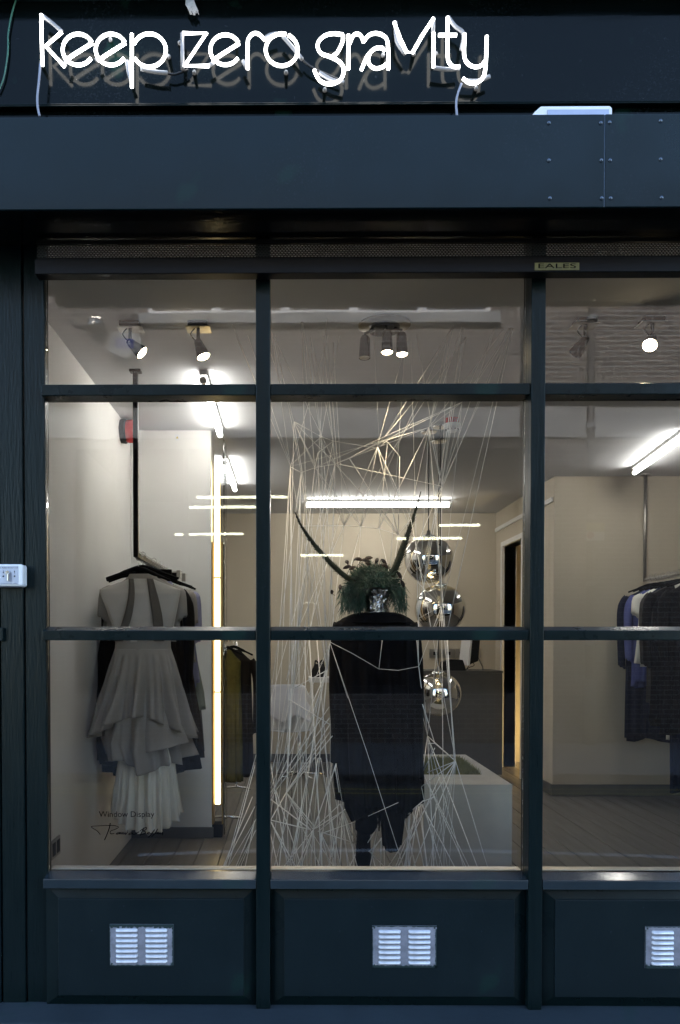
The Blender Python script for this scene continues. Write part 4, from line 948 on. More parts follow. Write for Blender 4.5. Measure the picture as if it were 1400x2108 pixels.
for (ua, ub, uc, ud) in ((268, 278, 240, 258), (305, 318, 322, 342)):
    rs = []
    for i in range(14):
        t = i / 13; v = 1192 + 128 * t; m_ = .25 + .75 * t
        a_ = ua + (uc - ua) * t ** 1.6 + 6 * math.sin(t * 3.1); c_ = ub + (ud - ub) * t ** 1.4 + 9 * math.sin(t * 3.1)
        yy = yd - .030 - .036 * min(1, t * 2.2)
        rs.append([(px_(a_ + (c_ - a_) * k / 4), yy - .003 * math.sin(k * 1.5), pz_(v)) for k in range(5)])
    obj('strap', B().rings(rs, False, False), M['strap'], fd, smooth=True, solid=.003)
cloth('waistband', [row(1306, 237, 351, .060), row(1325, 238, 351, .061), row(1340, 236, 352, .063)], 'taupe', fd, folds=7, amp=.02, seed=2)
def hem1(a_, r_):          # high at the front, dropping to points at the sides
    s_ = math.sin(a_); c_ = math.cos(a_)
    return (.085 * max(0, -s_) ** 2 - .02 * abs(c_) + .012 * math.sin(3 * a_))
cloth('overskirt', [row(1336, 237, 352, .064), row(1352, 232, 357, .076), row(1400, 219, 372, .105), row(1450, 206, 384, .135), row(1508, 188, 398, .165)], 'taupe', fd, folds=15, amp=.24, seed=11, hem=hem1, n=180, start=.05)
def hem2(a_, r_): return .028 * math.sin(2 * a_ + 1.2) + .02 * math.sin(5 * a_)
cloth('flounce', [row(1420, 236, 352, .07), row(1480, 224, 366, .10), row(1530, 212, 380, .125), row(1568, 222, 386, .13)], 'taupe', fd, folds=11, amp=.28, seed=23, hem=hem2, n=160, start=.1)
cloth('tail', [row(1450, 300, 340, .05, -.03), row(1500, 296, 380, .07, -.05), row(1535, 300, 393, .08, -.06)], 'taupe', fd, folds=4, amp=.12, seed=5, hem=lambda a_, r_: .03 * math.cos(a_), n=60)
def hem3(a_, r_): return -.045 * max(0, -math.sin(a_)) + .05 * abs(math.cos(a_)) ** 2
cloth('underskirt', [row(1520, 250, 352, .06), row(1580, 246, 360, .075), row(1640, 243, 366, .09), row(1692, 240, 371, .10)], 'ivory', fd, folds=19, amp=.20, seed=8, hem=hem3, n=190, start=0)
# clothes behind it on the same rail
LR = [('taupe', .34, .185, .20, 'short taupe blouse with cap sleeves behind the layered dress', 'blouse', None, .17, .15),
      ('dark_brown', 1.06, .215, .31, 'long dark brown dress behind the taupe blouse', 'dress', None, None, .2),
      ('dark_brown', 1.12, .225, .31, 'near black wool dress with long sleeves on the crowded rail', 'dress', None, .52, .15),
      ('taupe', .50, .20, .21, 'wide taupe top with drooping sleeves on the crowded rail', 'top', None, .20, .18),
      ('brown', 1.05, .21, .30, 'brown knee length dress in the middle of the crowded rail', 'dress', None, None, .18),
      ('lavender', .62, .20, .23, 'pale lavender cotton top near the light column', 'top', None, .30, .2),
      ('sage', .80, .19, .24, 'sheer sage green tunic beside the lavender top', 'tunic', None, .24, .2),
      ('sand', 1.02, .17, .21, 'sand coloured long knit at the partition end of the rail', 'knitwear', None, None, .16),
      ('grey_cloth', 1.12, .18, .22, 'long grey gauze dress hanging against the partition', 'dress', None, None, .22)]
for i, (mt, ln, hw, hemw, lab, cat, w_, sl, am) in enumerate(LR):
    y = yd + .10 + i * (YR1 - yd - .16) / len(LR); xx = XR_ + random.uniform(-.012, .012) - (.03 if mt in ('dark_brown', 'brown') else 0)
    if i in (3, 5): trouser_hanger(xx, y - .01, zh, 'clip hanger with black bar carrying the %s' % lab.split(' on ')[0].split(' near ')[0], .34)
    else: hanger(xx, y, zh, 'black hanger carrying the %s' % lab.split(' on ')[0].split(' behind ')[0].split(' beside ')[0].split(' at ')[0].split(' in ')[0].split(' hanging ')[0], .40)
    garment(xx, y, zh - .112, ln - .01, mt, cat.replace('knitwear', 'long_knit').replace('skirt dress', 'dress'), lab, cat, 'clothes on the rail before the partition', hw=hw, hem_w=hemw, sleeve=sl, seed=30 + i, hy=.032, amp=am, hem=lambda a_, r_: .03 * math.sin(2 * a_ + i))
# ---- rear rail behind the partition
XB, YB2 = xat(468, 3.35, 1500), 3.20
zb_ = PY(468, 1318, 3.35).z
rr_ = empty('clothes_rail', (XB, 3.6, 0), 'chrome clothes stand behind the partition carrying the olive dress', 'clothes rail')
obj('crossbar', B().tube([(XB, 3.12, zb_), (XB, 4.4, zb_)], .011, 10), M['chrome'], rr_, smooth=True)
for yy in (3.14, 4.38):
    obj('upright', B().tube([(XB, yy, .03), (XB, yy, zb_ - .011)], .011, 10), M['chrome'], rr_, smooth=True)
    obj('foot', B().tube([(XB - .16, yy, .011), (XB, yy, .03), (XB + .13, yy, .011)], .011, 8), M['chrome'], rr_, smooth=True)
hanger(XB, 3.2, zb_ + .01, 'black hanger holding the olive silk dress', .26)
garment(XB, 3.2, zb_ - .085, .99, 'olive', 'dress', 'olive yellow silk dress with dark sides behind the partition', 'dress', None, hw=.115, hem_w=.12, seed=71, hy=.04, amp=.12, neck=.04)
hanger(XB + .05, 3.32, zb_ + .01, 'black hanger holding the dark brown coat', .30)
garment(XB + .06, 3.32, zb_ - .085, .97, 'dark_brown', 'coat', 'dark brown corduroy coat hanging beside the olive dress', 'coat', None, hw=.13, hem_w=.13, sleeve=.55, seed=72, hy=.05, amp=.12, neck=.045)
# ---- right rail in front of the tan wall
p = PZ(1329, 976, ZC); XQ, YQ = p.x, p.y; zq = PY(1329, 1194, YQ).z
q_ = empty('clothes_rail', (XQ, YQ, zq), 'steel clothes rail hung from the ceiling by the tan wall', 'clothes rail')
obj('pole', B().tube([(XQ, YQ, zq - .014), (XQ, YQ, ZC - .01)], .014, 12), M['steel'], q_, smooth=True)
obj('arm', B().tube([(XQ, YQ - .015, zq), (XQ, YQ - 1.15, zq)], .013, 12), M['steel'], q_, smooth=True)
obj('ceiling_bracket', B().lathe([(.04, 0), (.04, -.01), (.0001, -.01)], (XQ, YQ, ZC - .001), 20), M['steel'], q_)
obj('pole', B().tube([(XQ, YQ - 1.12, zq - .014), (XQ, YQ - 1.12, ZC - .01)], .014, 12), M['steel'], q_, smooth=True)
obj('ring_wire', B().tube(smoothpts([(XQ + .022 * math.cos(i * 1.3), YQ - .04 - i * .010, zq + .022 * math.sin(i * 1.3)) for i in range(100)], 2), .0022, 5), M['steel'], q_, smooth=True)
RR = [('navy', 1.26, .21, .20, 'navy wool coat with long sleeves nearest the tan wall', 'coat', .58), ('blue', .80, .19, .19, 'blue cotton shirt between navy coat and cream blouse', 'shirt', .52),
      ('ivory', .62, .19, .19, 'cream blouse with short sleeves between blue shirt and striped jacket', 'blouse', .16), ('navy', 1.2, .18, .17, 'plain navy dress squeezed between blouse and jacket', 'dress', None),
      ('charcoal', .92, .20, .21, 'charcoal striped jacket on the rail by the tan wall', 'jacket', .55), ('black_cloth', 1.08, .21, .22, 'black double breasted coat with pale buttons', 'coat', .56),
      ('ivory', 1.18, .10, .11, 'cream scarf length skirt peeking below the black coat', 'skirt', None), ('navy', 1.50, .17, .14, 'long navy satin skirt tapering to a point', 'skirt', None), ('black_cloth', 1.12, .21, .23, 'black wool dress at the window end of the rail', 'dress', .5)]
for i, (mt, ln, hw, hemw, lab, cat, sl) in enumerate(RR):
    y = YQ - .14 - i * .095; xx = XQ + .0 + random.uniform(-.01, .01)
    hanger(xx, y, zq + .012, 'black hanger under the %s' % lab.split(' nearest ')[0].split(' between ')[0].split(' squeezed ')[0].split(' on ')[0].split(' peeking ')[0].split(' at ')[0].split(' tapering ')[0], .38)
    g = garment(xx, y, zq - .085, ln, mt, cat, lab, cat, 'clothes on the rail by the tan wall', hw=hw, hem_w=hemw, sleeve=sl, seed=90 + i, hy=.036, amp=.14, hem=(lambda a_, r_: -.10 * math.sin(a_ * .5) ** 2) if i == 7 else (lambda a_, r_: .03 * math.sin(2 * a_)))
    if i == 5:
        for bxn in (-.075, .02):
            for bz in (.18, .30, .42):
                obj('button', B().lathe([(.009, 0), (.009, .004), (.0001, .005)], (xx + bxn, y - .055, zq - .085 - bz), 12, axis=(0, -1, 0)), M['lavender'], g, smooth=True)
# ================================================================== MANNEQUIN
YM = .72; km = S0 * (D + YM) / D
def mx(u): return PY(u, 1450, YM).x
def mz(v): return PY(775, v, YM).z
def mrow(v, ua, uc, hy, dy=0): a_, c_ = mx(ua), mx(uc); return (mz(v), (a_ + c_) / 2, YM + dy, (c_ - a_) / 2, hy)
mn = empty('mannequin', (mx(775), YM, 0), 'mannequin in a black coat dress with green feather headdress and foil neck', 'mannequin')
# body under the clothes: torso and legs in one mesh
def limb(b, pts, rad, n=14): b.tube(smoothpts([Vector(p_) for p_ in pts], 4), [r_ for r_ in smoothpts([(r_,) for r_ in rad], 4) for r_ in r_] if False else [x_[0] for x_ in smoothpts([(r_,) for r_ in rad], 4)], n)
b = B()
b.rings([[(cx_ + hx_ * math.cos(t), cy_ + hy_ * math.sin(t), z_) for t in [2 * math.pi * k / 20 for k in range(20)]] for z_, cx_, cy_, hx_, hy_ in [mrow(1275, 755, 800, .05), mrow(1287, 705, 842, .07), mrow(1340, 705, 842, .10), mrow(1450, 722, 830, .095), mrow(1540, 712, 838, .11), mrow(1600, 718, 832, .10)]])
limb(b, [(mx(750), YM, mz(1590)), (mx(749), YM - .01, mz(1680)), (mx(749), YM + .01, mz(1720)), (mx(749), YM + .02, mz(1790)), (mx(750), YM + .03, .06)], [.07, .034, .030, .036, .026])
limb(b, [(mx(804), YM + .01, mz(1590)), (mx(772), YM + .08, mz(1680)), (mx(757), YM + .13, mz(1720)), (mx(756), YM + .15, mz(1790)), (mx(757), YM + .16, .06)], [.07, .034, .028, .034, .026])
for u, dy in ((750, 0), (757, .13)):
    limb(b, [(mx(u), YM + .05 + dy, .05), (mx(u), YM - .05 + dy, .035), (mx(u), YM - .14 + dy, .02)], [.035, .036, .015])
obj('body', b, M['black_gauze'], mn, smooth=True)
obj('stand_plate', B().lathe([(.17, 0), (.17, .008), (.0001, .01)], (mx(775), YM, .0005), 32), M['steel'], mn)
# coat dress
def hemc(a_, r_): return .02 * math.sin(2 * a_ + .5) + .012 * math.sin(7 * a_)
cloth('coat', [mrow(1268, 735, 812, .055), mrow(1272, 712, 835, .068), mrow(1280, 694, 850, .085), mrow(1296, 684, 860, .10), mrow(1400, 690, 858, .12), mrow(1520, 692, 866, .13), mrow(1600, 694, 869, .14), mrow(1650, 699, 868, .14)], 'black_cloth', mn, folds=15, amp=.10, seed=5, hem=hemc, n=150, start=.1)
def sleeve(side, pts, ra):
    pp = smoothpts(pts); rings = []; n_ = len(pp)
    for i, (u, v) in enumerate(pp):
        t = i / (n_ - 1) * (len(ra) - 1); k = min(int(t), len(ra) - 2); r_ = (ra[k] + (ra[k + 1] - ra[k]) * (t - k))
        rings.append([(mx(u) + r_ * math.cos(a_) * (1 + .06 * math.sin(5 * a_ + i * .5)), YM - .01 + r_ * 1.25 * math.sin(a_), mz(v) - .01 * math.cos(a_) * side) for a_ in [2 * math.pi * k2 / 22 for k2 in range(22)]])
    obj('sleeve', B().rings(rings, False), M['black_cloth'], mn, smooth=True, solid=.004)
sleeve(1, [(704, 1285), (698, 1330), (697, 1420), (698, 1510), (694, 1572)], [.036, .042, .040, .034, .030])
sleeve(-1, [(840, 1285), (846, 1330), (850, 1420), (852, 1510), (852, 1580)], [.036, .042, .044, .040, .036])
# cowl collar
cloth('collar', [mrow(1262, 736, 815, .07), mrow(1266, 722, 828, .088), mrow(1273, 706, 840, .098), mrow(1283, 694, 852, .104)], 'black_cloth', mn, folds=6, amp=.05, seed=9, n=72, start=0)
# ragged gauze panels under the hem
cloth('hem_panel', [mrow(1600, 706, 760, .05, -.06), mrow(1650, 708, 758, .05, -.06), mrow(1676, 722, 752, .03, -.06)], 'black_gauze', mn, folds=5, amp=.12, seed=14, hem=lambda a_, r_: .02 * math.cos(a_))
cloth('hem_panel', [mrow(1600, 778, 834, .03, -.075), mrow(1660, 779, 830, .03, -.075), mrow(1738, 785, 821, .018, -.075)], 'black_gauze', mn, folds=6, amp=.14, seed=15, hem=lambda a_, r_: .015 * math.cos(a_ * 2))
cloth('hem_panel', [mrow(1600, 828, 866, .04, -.04), mrow(1645, 832, 862, .035, -.04), mrow(1672, 832, 848, .02, -.04)], 'black_gauze', mn, folds=5, amp=.14, seed=16, hem=lambda a_, r_: .02 * math.cos(a_))
for u0, u1, v1 in ((770, 776, 1700), (783, 780, 1690), (790, 792, 1680)):
    obj('ribbon', B().tube([(mx(u0), YM - .11, mz(1640)), (mx((u0 + u1) / 2 + 3), YM - .11, mz((1640 + v1) / 2)), (mx(u1), YM - .10, mz(v1))], [.006, .007, .003], 6), M['black_cloth'], mn, smooth=True)
b = B().rings([[(mx(753) + hx_ * math.cos(t) * (1 + .12 * math.sin(3 * t + i)), YM + hx_ * .9 * math.sin(t), mz(v_)) for t in [2 * math.pi * k / 18 for k in range(18)]] for i, (v_, hx_) in enumerate(((1668, .030), (1680, .046), (1694, .052), (1706, .046), (1716, .028)))])
obj('rolled_stocking', b, M['black_cloth'], mn, smooth=True)
# foil neck and head
rnd = random.Random(5); rings = []
prof = [mrow(1282, 748, 806, .065), mrow(1272, 748, 804, .062), mrow(1262, 750, 802, .06), mrow(1250, 751, 800, .06), mrow(1238, 751, 799, .062), mrow(1226, 747, 803, .07), mrow(1212, 740, 808, .085), mrow(1196, 736, 812, .095), mrow(1180, 742, 806, .085), mrow(1168, 760, 790, .04)]
NF = 44
for nm_, rows_, mt_ in (('foil_neck', prof[:7], 'foil'), ('head', prof[6:], 'feather_green')):
    ff = []; rings = []; jit = .028 if nm_ == 'foil_neck' else .01
    for i in range(len(rows_) - 1):
        for k in range(4): ff.append([rows_[i][d] + (rows_[i + 1][d] - rows_[i][d]) * k / 4 for d in range(5)])
    for z_, cx_, cy_, hx_, hy_ in ff:
        rings.append([(cx_ + hx_ * math.cos(t) * (1 + rnd.gauss(0, jit)), cy_ + hy_ * math.sin(t) * (1 + rnd.gauss(0, jit)), z_ + rnd.gauss(0, .0022)) for t in [2 * math.pi * k / NF for k in range(NF)]])
    obj(nm_, B().rings(rings, True), M[mt_], mn)
# green feather wig: many curled feathers springing from the head
b = B(); rnd = random.Random(12)
hc = Vector((mx(768), YM, mz(1212)))
def feather(b, base, d, L, wd, droop, n=4, curl=0):
    d = d.normalized(); side = d.cross(Vector((rnd.gauss(0, 1), rnd.gauss(0, 1), rnd.gauss(0, .6)))); side.normalize()
    vs = []; p_ = Vector(base); dd = d.copy()
    for i in range(n + 1):
        t = i / n; w_ = wd * (math.sin(math.pi * min(1, t * .85 + .12)) ** .8)
        vs += [p_ - side * w_, p_ + side * w_]
        dd = (dd + Vector((0, 0, -droop)) + side * curl * .2).normalized(); p_ = p_ + dd * (L / n)
    b.add(vs, [(2 * i, 2 * i + 1, 2 * i + 3, 2 * i + 2) for i in range(n)])
for i in range(6500):
    an = rnd.uniform(0, 2 * math.pi); el = rnd.uniform(-.95, 1)
    d = Vector((math.cos(an) * math.sqrt(max(0, 1 - el * el)), math.sin(an) * math.sqrt(max(0, 1 - el * el)), el))
    base = hc + Vector((d.x * .085, d.y * .085, d.z * .075))
    # keep the foil window in front free
    u_ = 768 + (base.x - hc.x) / km; v_ = 1212 - (base.z - hc.z) / km
    if d.y < .25 and 752 < u_ + d.x * 14 < 804 and v_ > 1204: continue
    if base.z < mz(1246) and abs(d.x) < .5 and d.y < .4: continue
    L = rnd.uniform(.035, .075)
    dv = (d + Vector((0, 0, .35)) + Vector((rnd.gauss(0, .45), rnd.gauss(0, .45), rnd.gauss(0, .4)))).normalized()
    bad = False
    for f_ in (0, .5, 1):
        q_ = base + dv * L * f_; u_ = 768 + (q_.x - hc.x) / km; v_ = 1212 - (q_.z - hc.z) / km + f_ * 10
        if q_.y < YM + .04 and 750 < u_ < 803 and v_ > 1221: bad = True
    if bad: continue
    feather(b, base, dv, L, rnd.uniform(.0006, .0021), rnd.uniform(.1, .5), curl=rnd.gauss(0, 1))
for i in range(1000):     # locks hanging down on the left side and over the shoulder on the right
    u = rnd.choice([rnd.uniform(700, 744), rnd.uniform(700, 744), rnd.uniform(808, 832)]); v = rnd.uniform(1205, 1250)
    feather(b, (mx(u), YM - rnd.uniform(0, .09), mz(v)), Vector((rnd.gauss(0, .4), rnd.gauss(-.2, .3), -1)), rnd.uniform(.03, .06), rnd.uniform(.0007, .002), .2, curl=rnd.gauss(0, 1))
obj('feather_wig', b, M['feather_green'], mn, kind='stuff')
for pts in ([(690, 1225), (686, 1218), (683, 1206)], [(684, 1228), (682, 1218), (684, 1212)], [(698, 1216), (700, 1206), (699, 1200)]): pass
darks = [((722, 1178), (716, 1160), (712, 1153)), ((724, 1172), (730, 1152), (747, 1152)), ((735, 1168), (745, 1153), (763, 1156)), ((760, 1166), (752, 1157), (764, 1163)), ((770, 1168), (774, 1158), (778, 1148)), ((780, 1166), (785, 1152), (797, 1163)), ((788, 1170), (790, 1162), (800, 1170)), ((797, 1172), (793, 1165), (786, 1160)), ((714, 1184), (720, 1172), (732, 1166)),
         ((694, 1222), (700, 1213), (700, 1203)), ((690, 1226), (684, 1222), (683, 1214)), ((800, 1180), (818, 1178), (827, 1192)), ((818, 1186), (826, 1195), (833, 1210)), ((800, 1190), (806, 1186), (812, 1198)), ((742, 1166), (752, 1150), (768, 1148)), ((728, 1176), (722, 1166), (706, 1170))]
for i, (p0, p1, p2) in enumerate(darks):
    b = B(); pts = [Vector(z_) for z_ in smoothpts([PY(*p0, YM - .04), PY(*p1, YM - .06 + rnd.uniform(-.03, .03)), PY(*p2, YM - .06)], 5)]; n_ = len(pts); vs = []
    for k, pt in enumerate(pts):
        t = k / (n_ - 1); tg = (pts[min(k + 1, n_ - 1)] - pts[max(k - 1, 0)]).normalized(); sd_ = tg.cross(Vector((0, 1, 0))).normalized()
        w_ = .0008 + (.0075 * math.sin(math.pi * (t - .42) / .58) if t > .42 else 0)
        vs += [pt - sd_ * w_, pt + sd_ * w_ + Vector((0, .004, 0))]
    b.add(vs, [(2 * k, 2 * k + 1, 2 * k + 3, 2 * k + 2) for k in range(n_ - 1)]); obj('feather', b, M['feather_dark'], mn, smooth=True, solid=.0006)
# two long horn plumes
for pts, ra in (([(732, 1200), (708, 1184), (680, 1158), (648, 1122), (622, 1085), (608, 1056)], [.024, .026, .024, .019, .011, .001]), ([(796, 1198), (812, 1172), (824, 1142), (838, 1104), (852, 1062), (866, 1014)], [.030, .034, .031, .023, .012, .001])):
    P_ = [Vector(z_) for z_ in smoothpts([PY(u, v, YM - .02 - .0006 * abs(u - 770)) for u, v in pts], 8)]; b = B(); n_ = len(P_)
    rad = [x_[0] for x_ in smoothpts([(r_ * .45,) for r_ in ra], 8)]
    b.tube(P_, rad, 8)
    for k in range(2600):
        t = rnd.random() * (n_ - 1.01); i = int(t); p_ = P_[i] + (P_[i + 1] - P_[i]) * (t - i); tg = (P_[min(i + 1, n_ - 1)] - P_[i]).normalized()
        r_ = rad[i] * 2.2
        dv = (tg * rnd.uniform(.6, 1.3) + Vector((rnd.gauss(0, 1), rnd.gauss(0, 1), rnd.gauss(0, 1))).normalized() * .33)
        feather(b, p_, dv, r_ * rnd.uniform(.9, 1.7) + .004, .0009, .02, n=2)
    obj('horn_plume', b, M['plume'], mn)

# ================================================================== STRING INSTALLATION
st = empty('string_web', (PY(770, 1700, .7).x, .7, 0), 'web of white cords strung from ceiling to floor round the mannequin', 'string web')
rnd = random.Random(21)
def depth(u, v, front=False):
    h = math.sin(round(u / 6) * 12.9898 + round(v / 6) * 78.233) * 43758.5453; h -= math.floor(h)
    return (.40 if front else .56) + (.06 if front else .34) * h
NSTR = [0]
KN = [(598, 961), (605, 868), (620, 973), (648, 963), (661, 899), (686, 908), (690, 955), (719, 943), (777, 918), (883, 880), (951, 828), (909, 1001), (708, 1082), (743, 1084), (780, 1088), (820, 1101), (846, 1068), (823, 940), (798, 910), (615, 1291), (680, 1322), (603, 1418), (673, 1380), (590, 1632), (557, 1617), (552, 1645), (568, 1627), (645, 1708), (661, 1716), (705, 1672), (909, 1248), (861, 1273), (797, 1266), (862, 1372), (880, 1515), (895, 1530), (938, 1567), (780, 1377), (655, 932), (760, 1752), (735, 1752), (866, 1582), (867, 1655)]
def knot(u, v):
    return any(abs(u - a_) < 9 and abs(v - c_) < 9 for a_, c_ in KN)
def string(pts, front=False, r=None, yfix=None):
    out = []; r = r or (.0014 if pts[0][1] < 1280 else .0022)
    if not front: pts = [p_ for i, p_ in enumerate(pts) if i in (0, len(pts) - 1) or knot(*p_)]
    else: r = .0010
    for i, (u, v) in enumerate(pts):
        if v < 705 and i == 0: p_ = PZ(u, v, ZC - .001)
        else: p_ = PY(u, v, yfix if yfix else depth(u, v, front))
        out.append(p_)
    u, v = pts[-1]
    if v >= 1775:                       # run on below the sill to the floor
        d = (out[-1] - out[-2]); d.y *= .3
        if d.z < -.01: out.append(out[-1] + d * (-out[-1].z / d.z))
    b = B().tube(out, r * rnd.uniform(.85, 1.12), 5); NSTR[0] += 1
    return obj('string', b, M['thread'], st, smooth=True)
def ss(txt, **k):
    for ln in txt.strip().split('\n'):
        pts = [tuple(float(x_) for x_ in t.split(',')) for t in ln.split()]
        string(pts, **k)
# --- traced: ceiling down to the upper knots
ss('''559,683 571,784 598,961
559,683 584,784 605,868
545,690 578,820 605,868
478,668 520,800 556,850 598,961
490,700 508,780 528,850 598,961
510,690 545,800 598,958
621,662 626,820 630,1000 636,1300
623,664 645,784 660,899 668,960 708,1082
637,694 652,830 661,899
664,694 672,784 690,955
672,655 664,784 655,960 603,1418
674,700 682,784 695,955 743,1084
686,705 688,820 700,1000 708,1082
770,700 776,800 780,905
935,670 862,785 830,830 782,915
932,672 858,792 826,838 778,922
921,693 887,785 845,905 800,1000 743,1084
921,693 903,785 883,880
951,672 914,785 883,880
953,672 939,785 910,940 880,1100 861,1273
958,695 887,785 820,905 760,1040 708,1082
958,697 938,785 925,870 909,1001
1019,673 972,785 951,828
1056,675 979,785 955,826
1048,675 996,820 912,1000 861,1200
1053,675 1007,820 949,1000 909,1248
1056,675 1016,820 972,1000 938,1200 920,1300
835,695 831,820 820,1000 797,1266
846,700 845,820 842,1000 861,1273''')
# --- traced: webbing between knots
ss('''605,868 661,899 686,908 777,923
598,958 661,899
648,963 655,932 686,908
598,961 620,973
620,973 648,963 690,955 719,943 777,912 883,880
951,828 883,880 800,905 780,920
605,868 617,900 648,963 700,1060 743,1084
605,868 690,955 760,1040 820,1101
605,868 628,930 655,1000 708,1082
695,955 820,985 909,1001
719,943 750,1000 780,1060 820,1101
785,910 798,910 823,940
798,910 795,1000 780,1088
777,921 790,1000 820,1101
777,921 740,1040 708,1082
777,921 760,1040 743,1084
777,921 800,1010 846,1068
823,940 840,1000 820,1101
883,880 890,1000 895,1150 909,1248
883,880 909,1001
883,880 866,1000 835,1150 797,1266
883,880 826,1000 780,1088
951,828 940,880 912,1000
615,1083 697,1079 708,1082 743,1084 780,1088 820,1101 846,1068
909,1001 905,1100 909,1248
909,1001 861,1200 861,1273
820,1101 797,1266''')
# --- traced: from the upper knots past the horizontal bar, left of the mannequin
ss('''598,961 603,1150 597,1300 570,1500 552,1645 470,1783
598,961 610,1200 603,1330 585,1520 568,1627 490,1783
598,961 590,1200 606,1320 600,1418
620,973 612,1150 598,1320 556,1440
620,973 640,1150 612,1291 588,1420 575,1540 557,1617
648,963 615,1200 605,1300 598,1420 580,1560 540,1783
648,963 660,1150 636,1300 603,1418
630,1000 625,1200 603,1418 590,1632 645,1708
690,955 660,1180 650,1320 620,1460 570,1610 530,1700 465,1783
690,955 668,1150 680,1322
668,960 655,1200 645,1310 660,1400 700,1500
708,1082 615,1291 590,1400
708,1082 640,1250 628,1300 650,1380 673,1380
708,1082 690,1200 680,1322 640,1460 575,1610 530,1690
743,1084 680,1250 652,1310 668,1400 665,1500 705,1672
743,1084 672,1230 665,1310 640,1450 600,1660
655,960 690,1150 675,1310 673,1380
700,1060 640,1290 625,1340 600,1450 556,1600
603,1418 673,1380
595,1440 660,1485 680,1492
680,1322 673,1380 640,1470 590,1632
680,1322 655,1420 625,1560 610,1660 600,1783
673,1380 690,1480 660,1540 600,1600 553,1650
673,1380 650,1500 655,1600 645,1708
678,1455 620,1520 575,1590 552,1640
678,1478 615,1550 568,1627
680,1490 640,1560 589,1632 556,1690
684,1500 630,1580 589,1632
684,1515 622,1600 590,1632
628,1300 640,1480 650,1600 632,1783
636,1300 650,1450 660,1560 662,1783
600,1418 598,1560 590,1632 575,1783
652,1310 660,1480 668,1640 690,1783''')
# --- traced: lower web on the left, fanning to the floor
ss('''557,1645 640,1708
557,1688 640,1708
590,1632 650,1705
589,1632 556,1690
568,1627 595,1690 620,1783
552,1695 572,1783
557,1690 600,1783
557,1690 608,1783
645,1708 585,1783
645,1708 612,1783
645,1708 640,1783
645,1708 650,1783
661,1716 663,1783
661,1716 694,1783
661,1716 679,1783
645,1708 700,1655
650,1705 705,1670
655,1712 715,1662
661,1716 735,1690
661,1713 738,1738
705,1672 690,1725 676,1783
705,1672 700,1783
705,1672 716,1783
705,1672 722,1740 735,1783
705,1672 728,1700 737,1760
705,1672 735,1783
692,1575 680,1640 645,1708
690,1580 706,1660 705,1672
692,1572 655,1680 620,1783
700,1578 675,1660 690,1783
685,1560 650,1680 655,1783
735,1752 720,1783
724,1680 728,1783
700,1655 712,1700 735,1740
672,1600 680,1700 686,1783
555,1560 590,1700 592,1783
640,1560 605,1700 596,1783
655,1560 628,1700 618,1783
660,1560 640,1690 700,1783''')
ss('''525,1575 500,1690 470,1783
525,1660 495,1720 462,1783
522,1700 500,1740 486,1783
525,1710 505,1750 496,1783
524,1690 512,1740 505,1783
520,1640 510,1700 460,1783''')
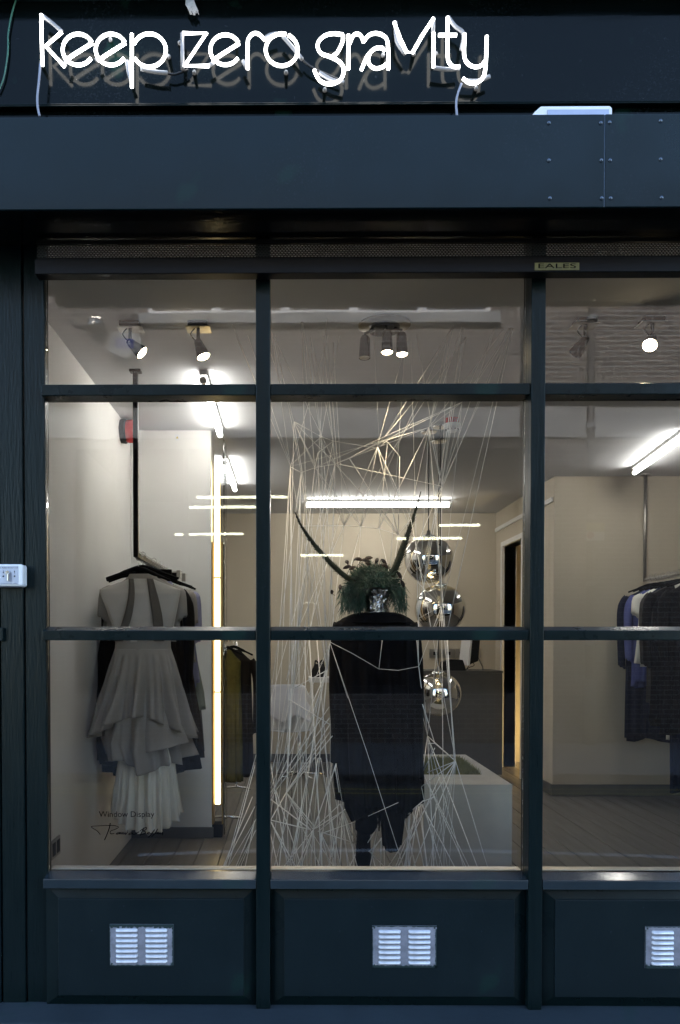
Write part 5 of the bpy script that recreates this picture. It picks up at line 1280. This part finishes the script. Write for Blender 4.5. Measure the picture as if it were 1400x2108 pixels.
# --- traced: right of the mannequin
ss('''909,1248 890,1300 862,1372
909,1248 905,1300 880,1515
909,1248 900,1300 895,1420 905,1600 914,1783
909,1248 915,1300 925,1420 938,1567
909,1248 920,1300 930,1420 938,1567
861,1273 909,1248
861,1273 868,1320 862,1372
861,1273 870,1320 866,1420 880,1515
920,1300 935,1567
861,1200 909,1248
820,1101 909,1248
862,1372 880,1515
862,1372 858,1310
880,1515 938,1567
880,1515 896,1530 938,1567
880,1531 895,1530
870,1450 895,1530 930,1540 938,1567
938,1567 1003,1783
938,1567 890,1600 860,1625
938,1567 900,1630 850,1720 800,1783
938,1567 910,1650 880,1720 852,1783
938,1567 905,1580 880,1590
880,1515 900,1620 950,1720 982,1783
866,1582 900,1655 965,1783
866,1582 898,1650 958,1783
880,1515 884,1640 893,1783
880,1515 870,1590 895,1540
867,1655 830,1740 815,1783
867,1655 880,1720 935,1783
862,1658 850,1720 843,1783
862,1658 872,1720 880,1783
858,1660 845,1720 832,1783
870,1655 882,1720 910,1783
866,1655 876,1740 878,1783
870,1650 905,1600 895,1640
843,1640 838,1700 837,1783
845,1640 841,1700 841,1783
846,1655 844,1720 834,1783
828,1668 842,1720 855,1783
822,1690 850,1660 872,1648
820,1694 845,1672 868,1652
776,1705 765,1725 757,1735
778,1700 770,1750 762,1783
785,1725 765,1755 772,1783
785,1725 783,1783
790,1735 792,1783
760,1752 790,1783
762,1752 785,1728
845,1650 862,1740 872,1783
898,1655 905,1720 888,1783
905,1600 870,1700 820,1783''')
# --- in front of the coat
ss('''680,1322 725,1345 780,1377
780,1377 820,1380 862,1372
787,1318 780,1377
680,1325 716,1437
681,1328 757,1553 830,1783
692,1572 706,1660
758,1680 820,1652
862,1372 858,1312''', front=True)
# --- more taut cords between the same anchors
CA = [(559, 683), (566, 690), (621, 664), (640, 692), (666, 692), (676, 690), (700, 688), (840, 694), (858, 690), (922, 690), (935, 674), (952, 676), (960, 694), (1019, 676), (1036, 680), (1048, 678), (1056, 676)]
UK = [(598, 961), (605, 868), (620, 973), (648, 963), (661, 899), (686, 908), (690, 955), (719, 943), (777, 918), (708, 1082), (743, 1084)]
UR = [(777, 918), (883, 880), (951, 828), (909, 1001), (820, 1101), (780, 1088), (846, 1068)]
LK = [(615, 1291), (680, 1322), (603, 1418), (673, 1380), (590, 1632), (568, 1627), (552, 1645), (557, 1617)]
RK = [(909, 1248), (861, 1273), (797, 1266), (862, 1372), (880, 1515), (938, 1567)]
for a_ in CA:
    if a_[0] < 780: string([a_, rnd.choice(UK[:7]), rnd.choice(LK[:4])], r=.0012)
    else: string([a_, rnd.choice(UR[:4]), rnd.choice(RK[:3])], r=.0012)
for k in range(13): string([rnd.choice(UK), rnd.choice(LK[:5]), rnd.choice([(645, 1708), (rnd.uniform(560, 730), 1783), (rnd.uniform(460, 700), 1783)])], r=.0013)
for k in range(7): string([rnd.choice(UR[1:]), rnd.choice(RK), (rnd.uniform(875, 960), 1783)], r=.0013)
for k in range(5): string([rnd.choice(UK[:9]), rnd.choice(UR)], r=.0012)
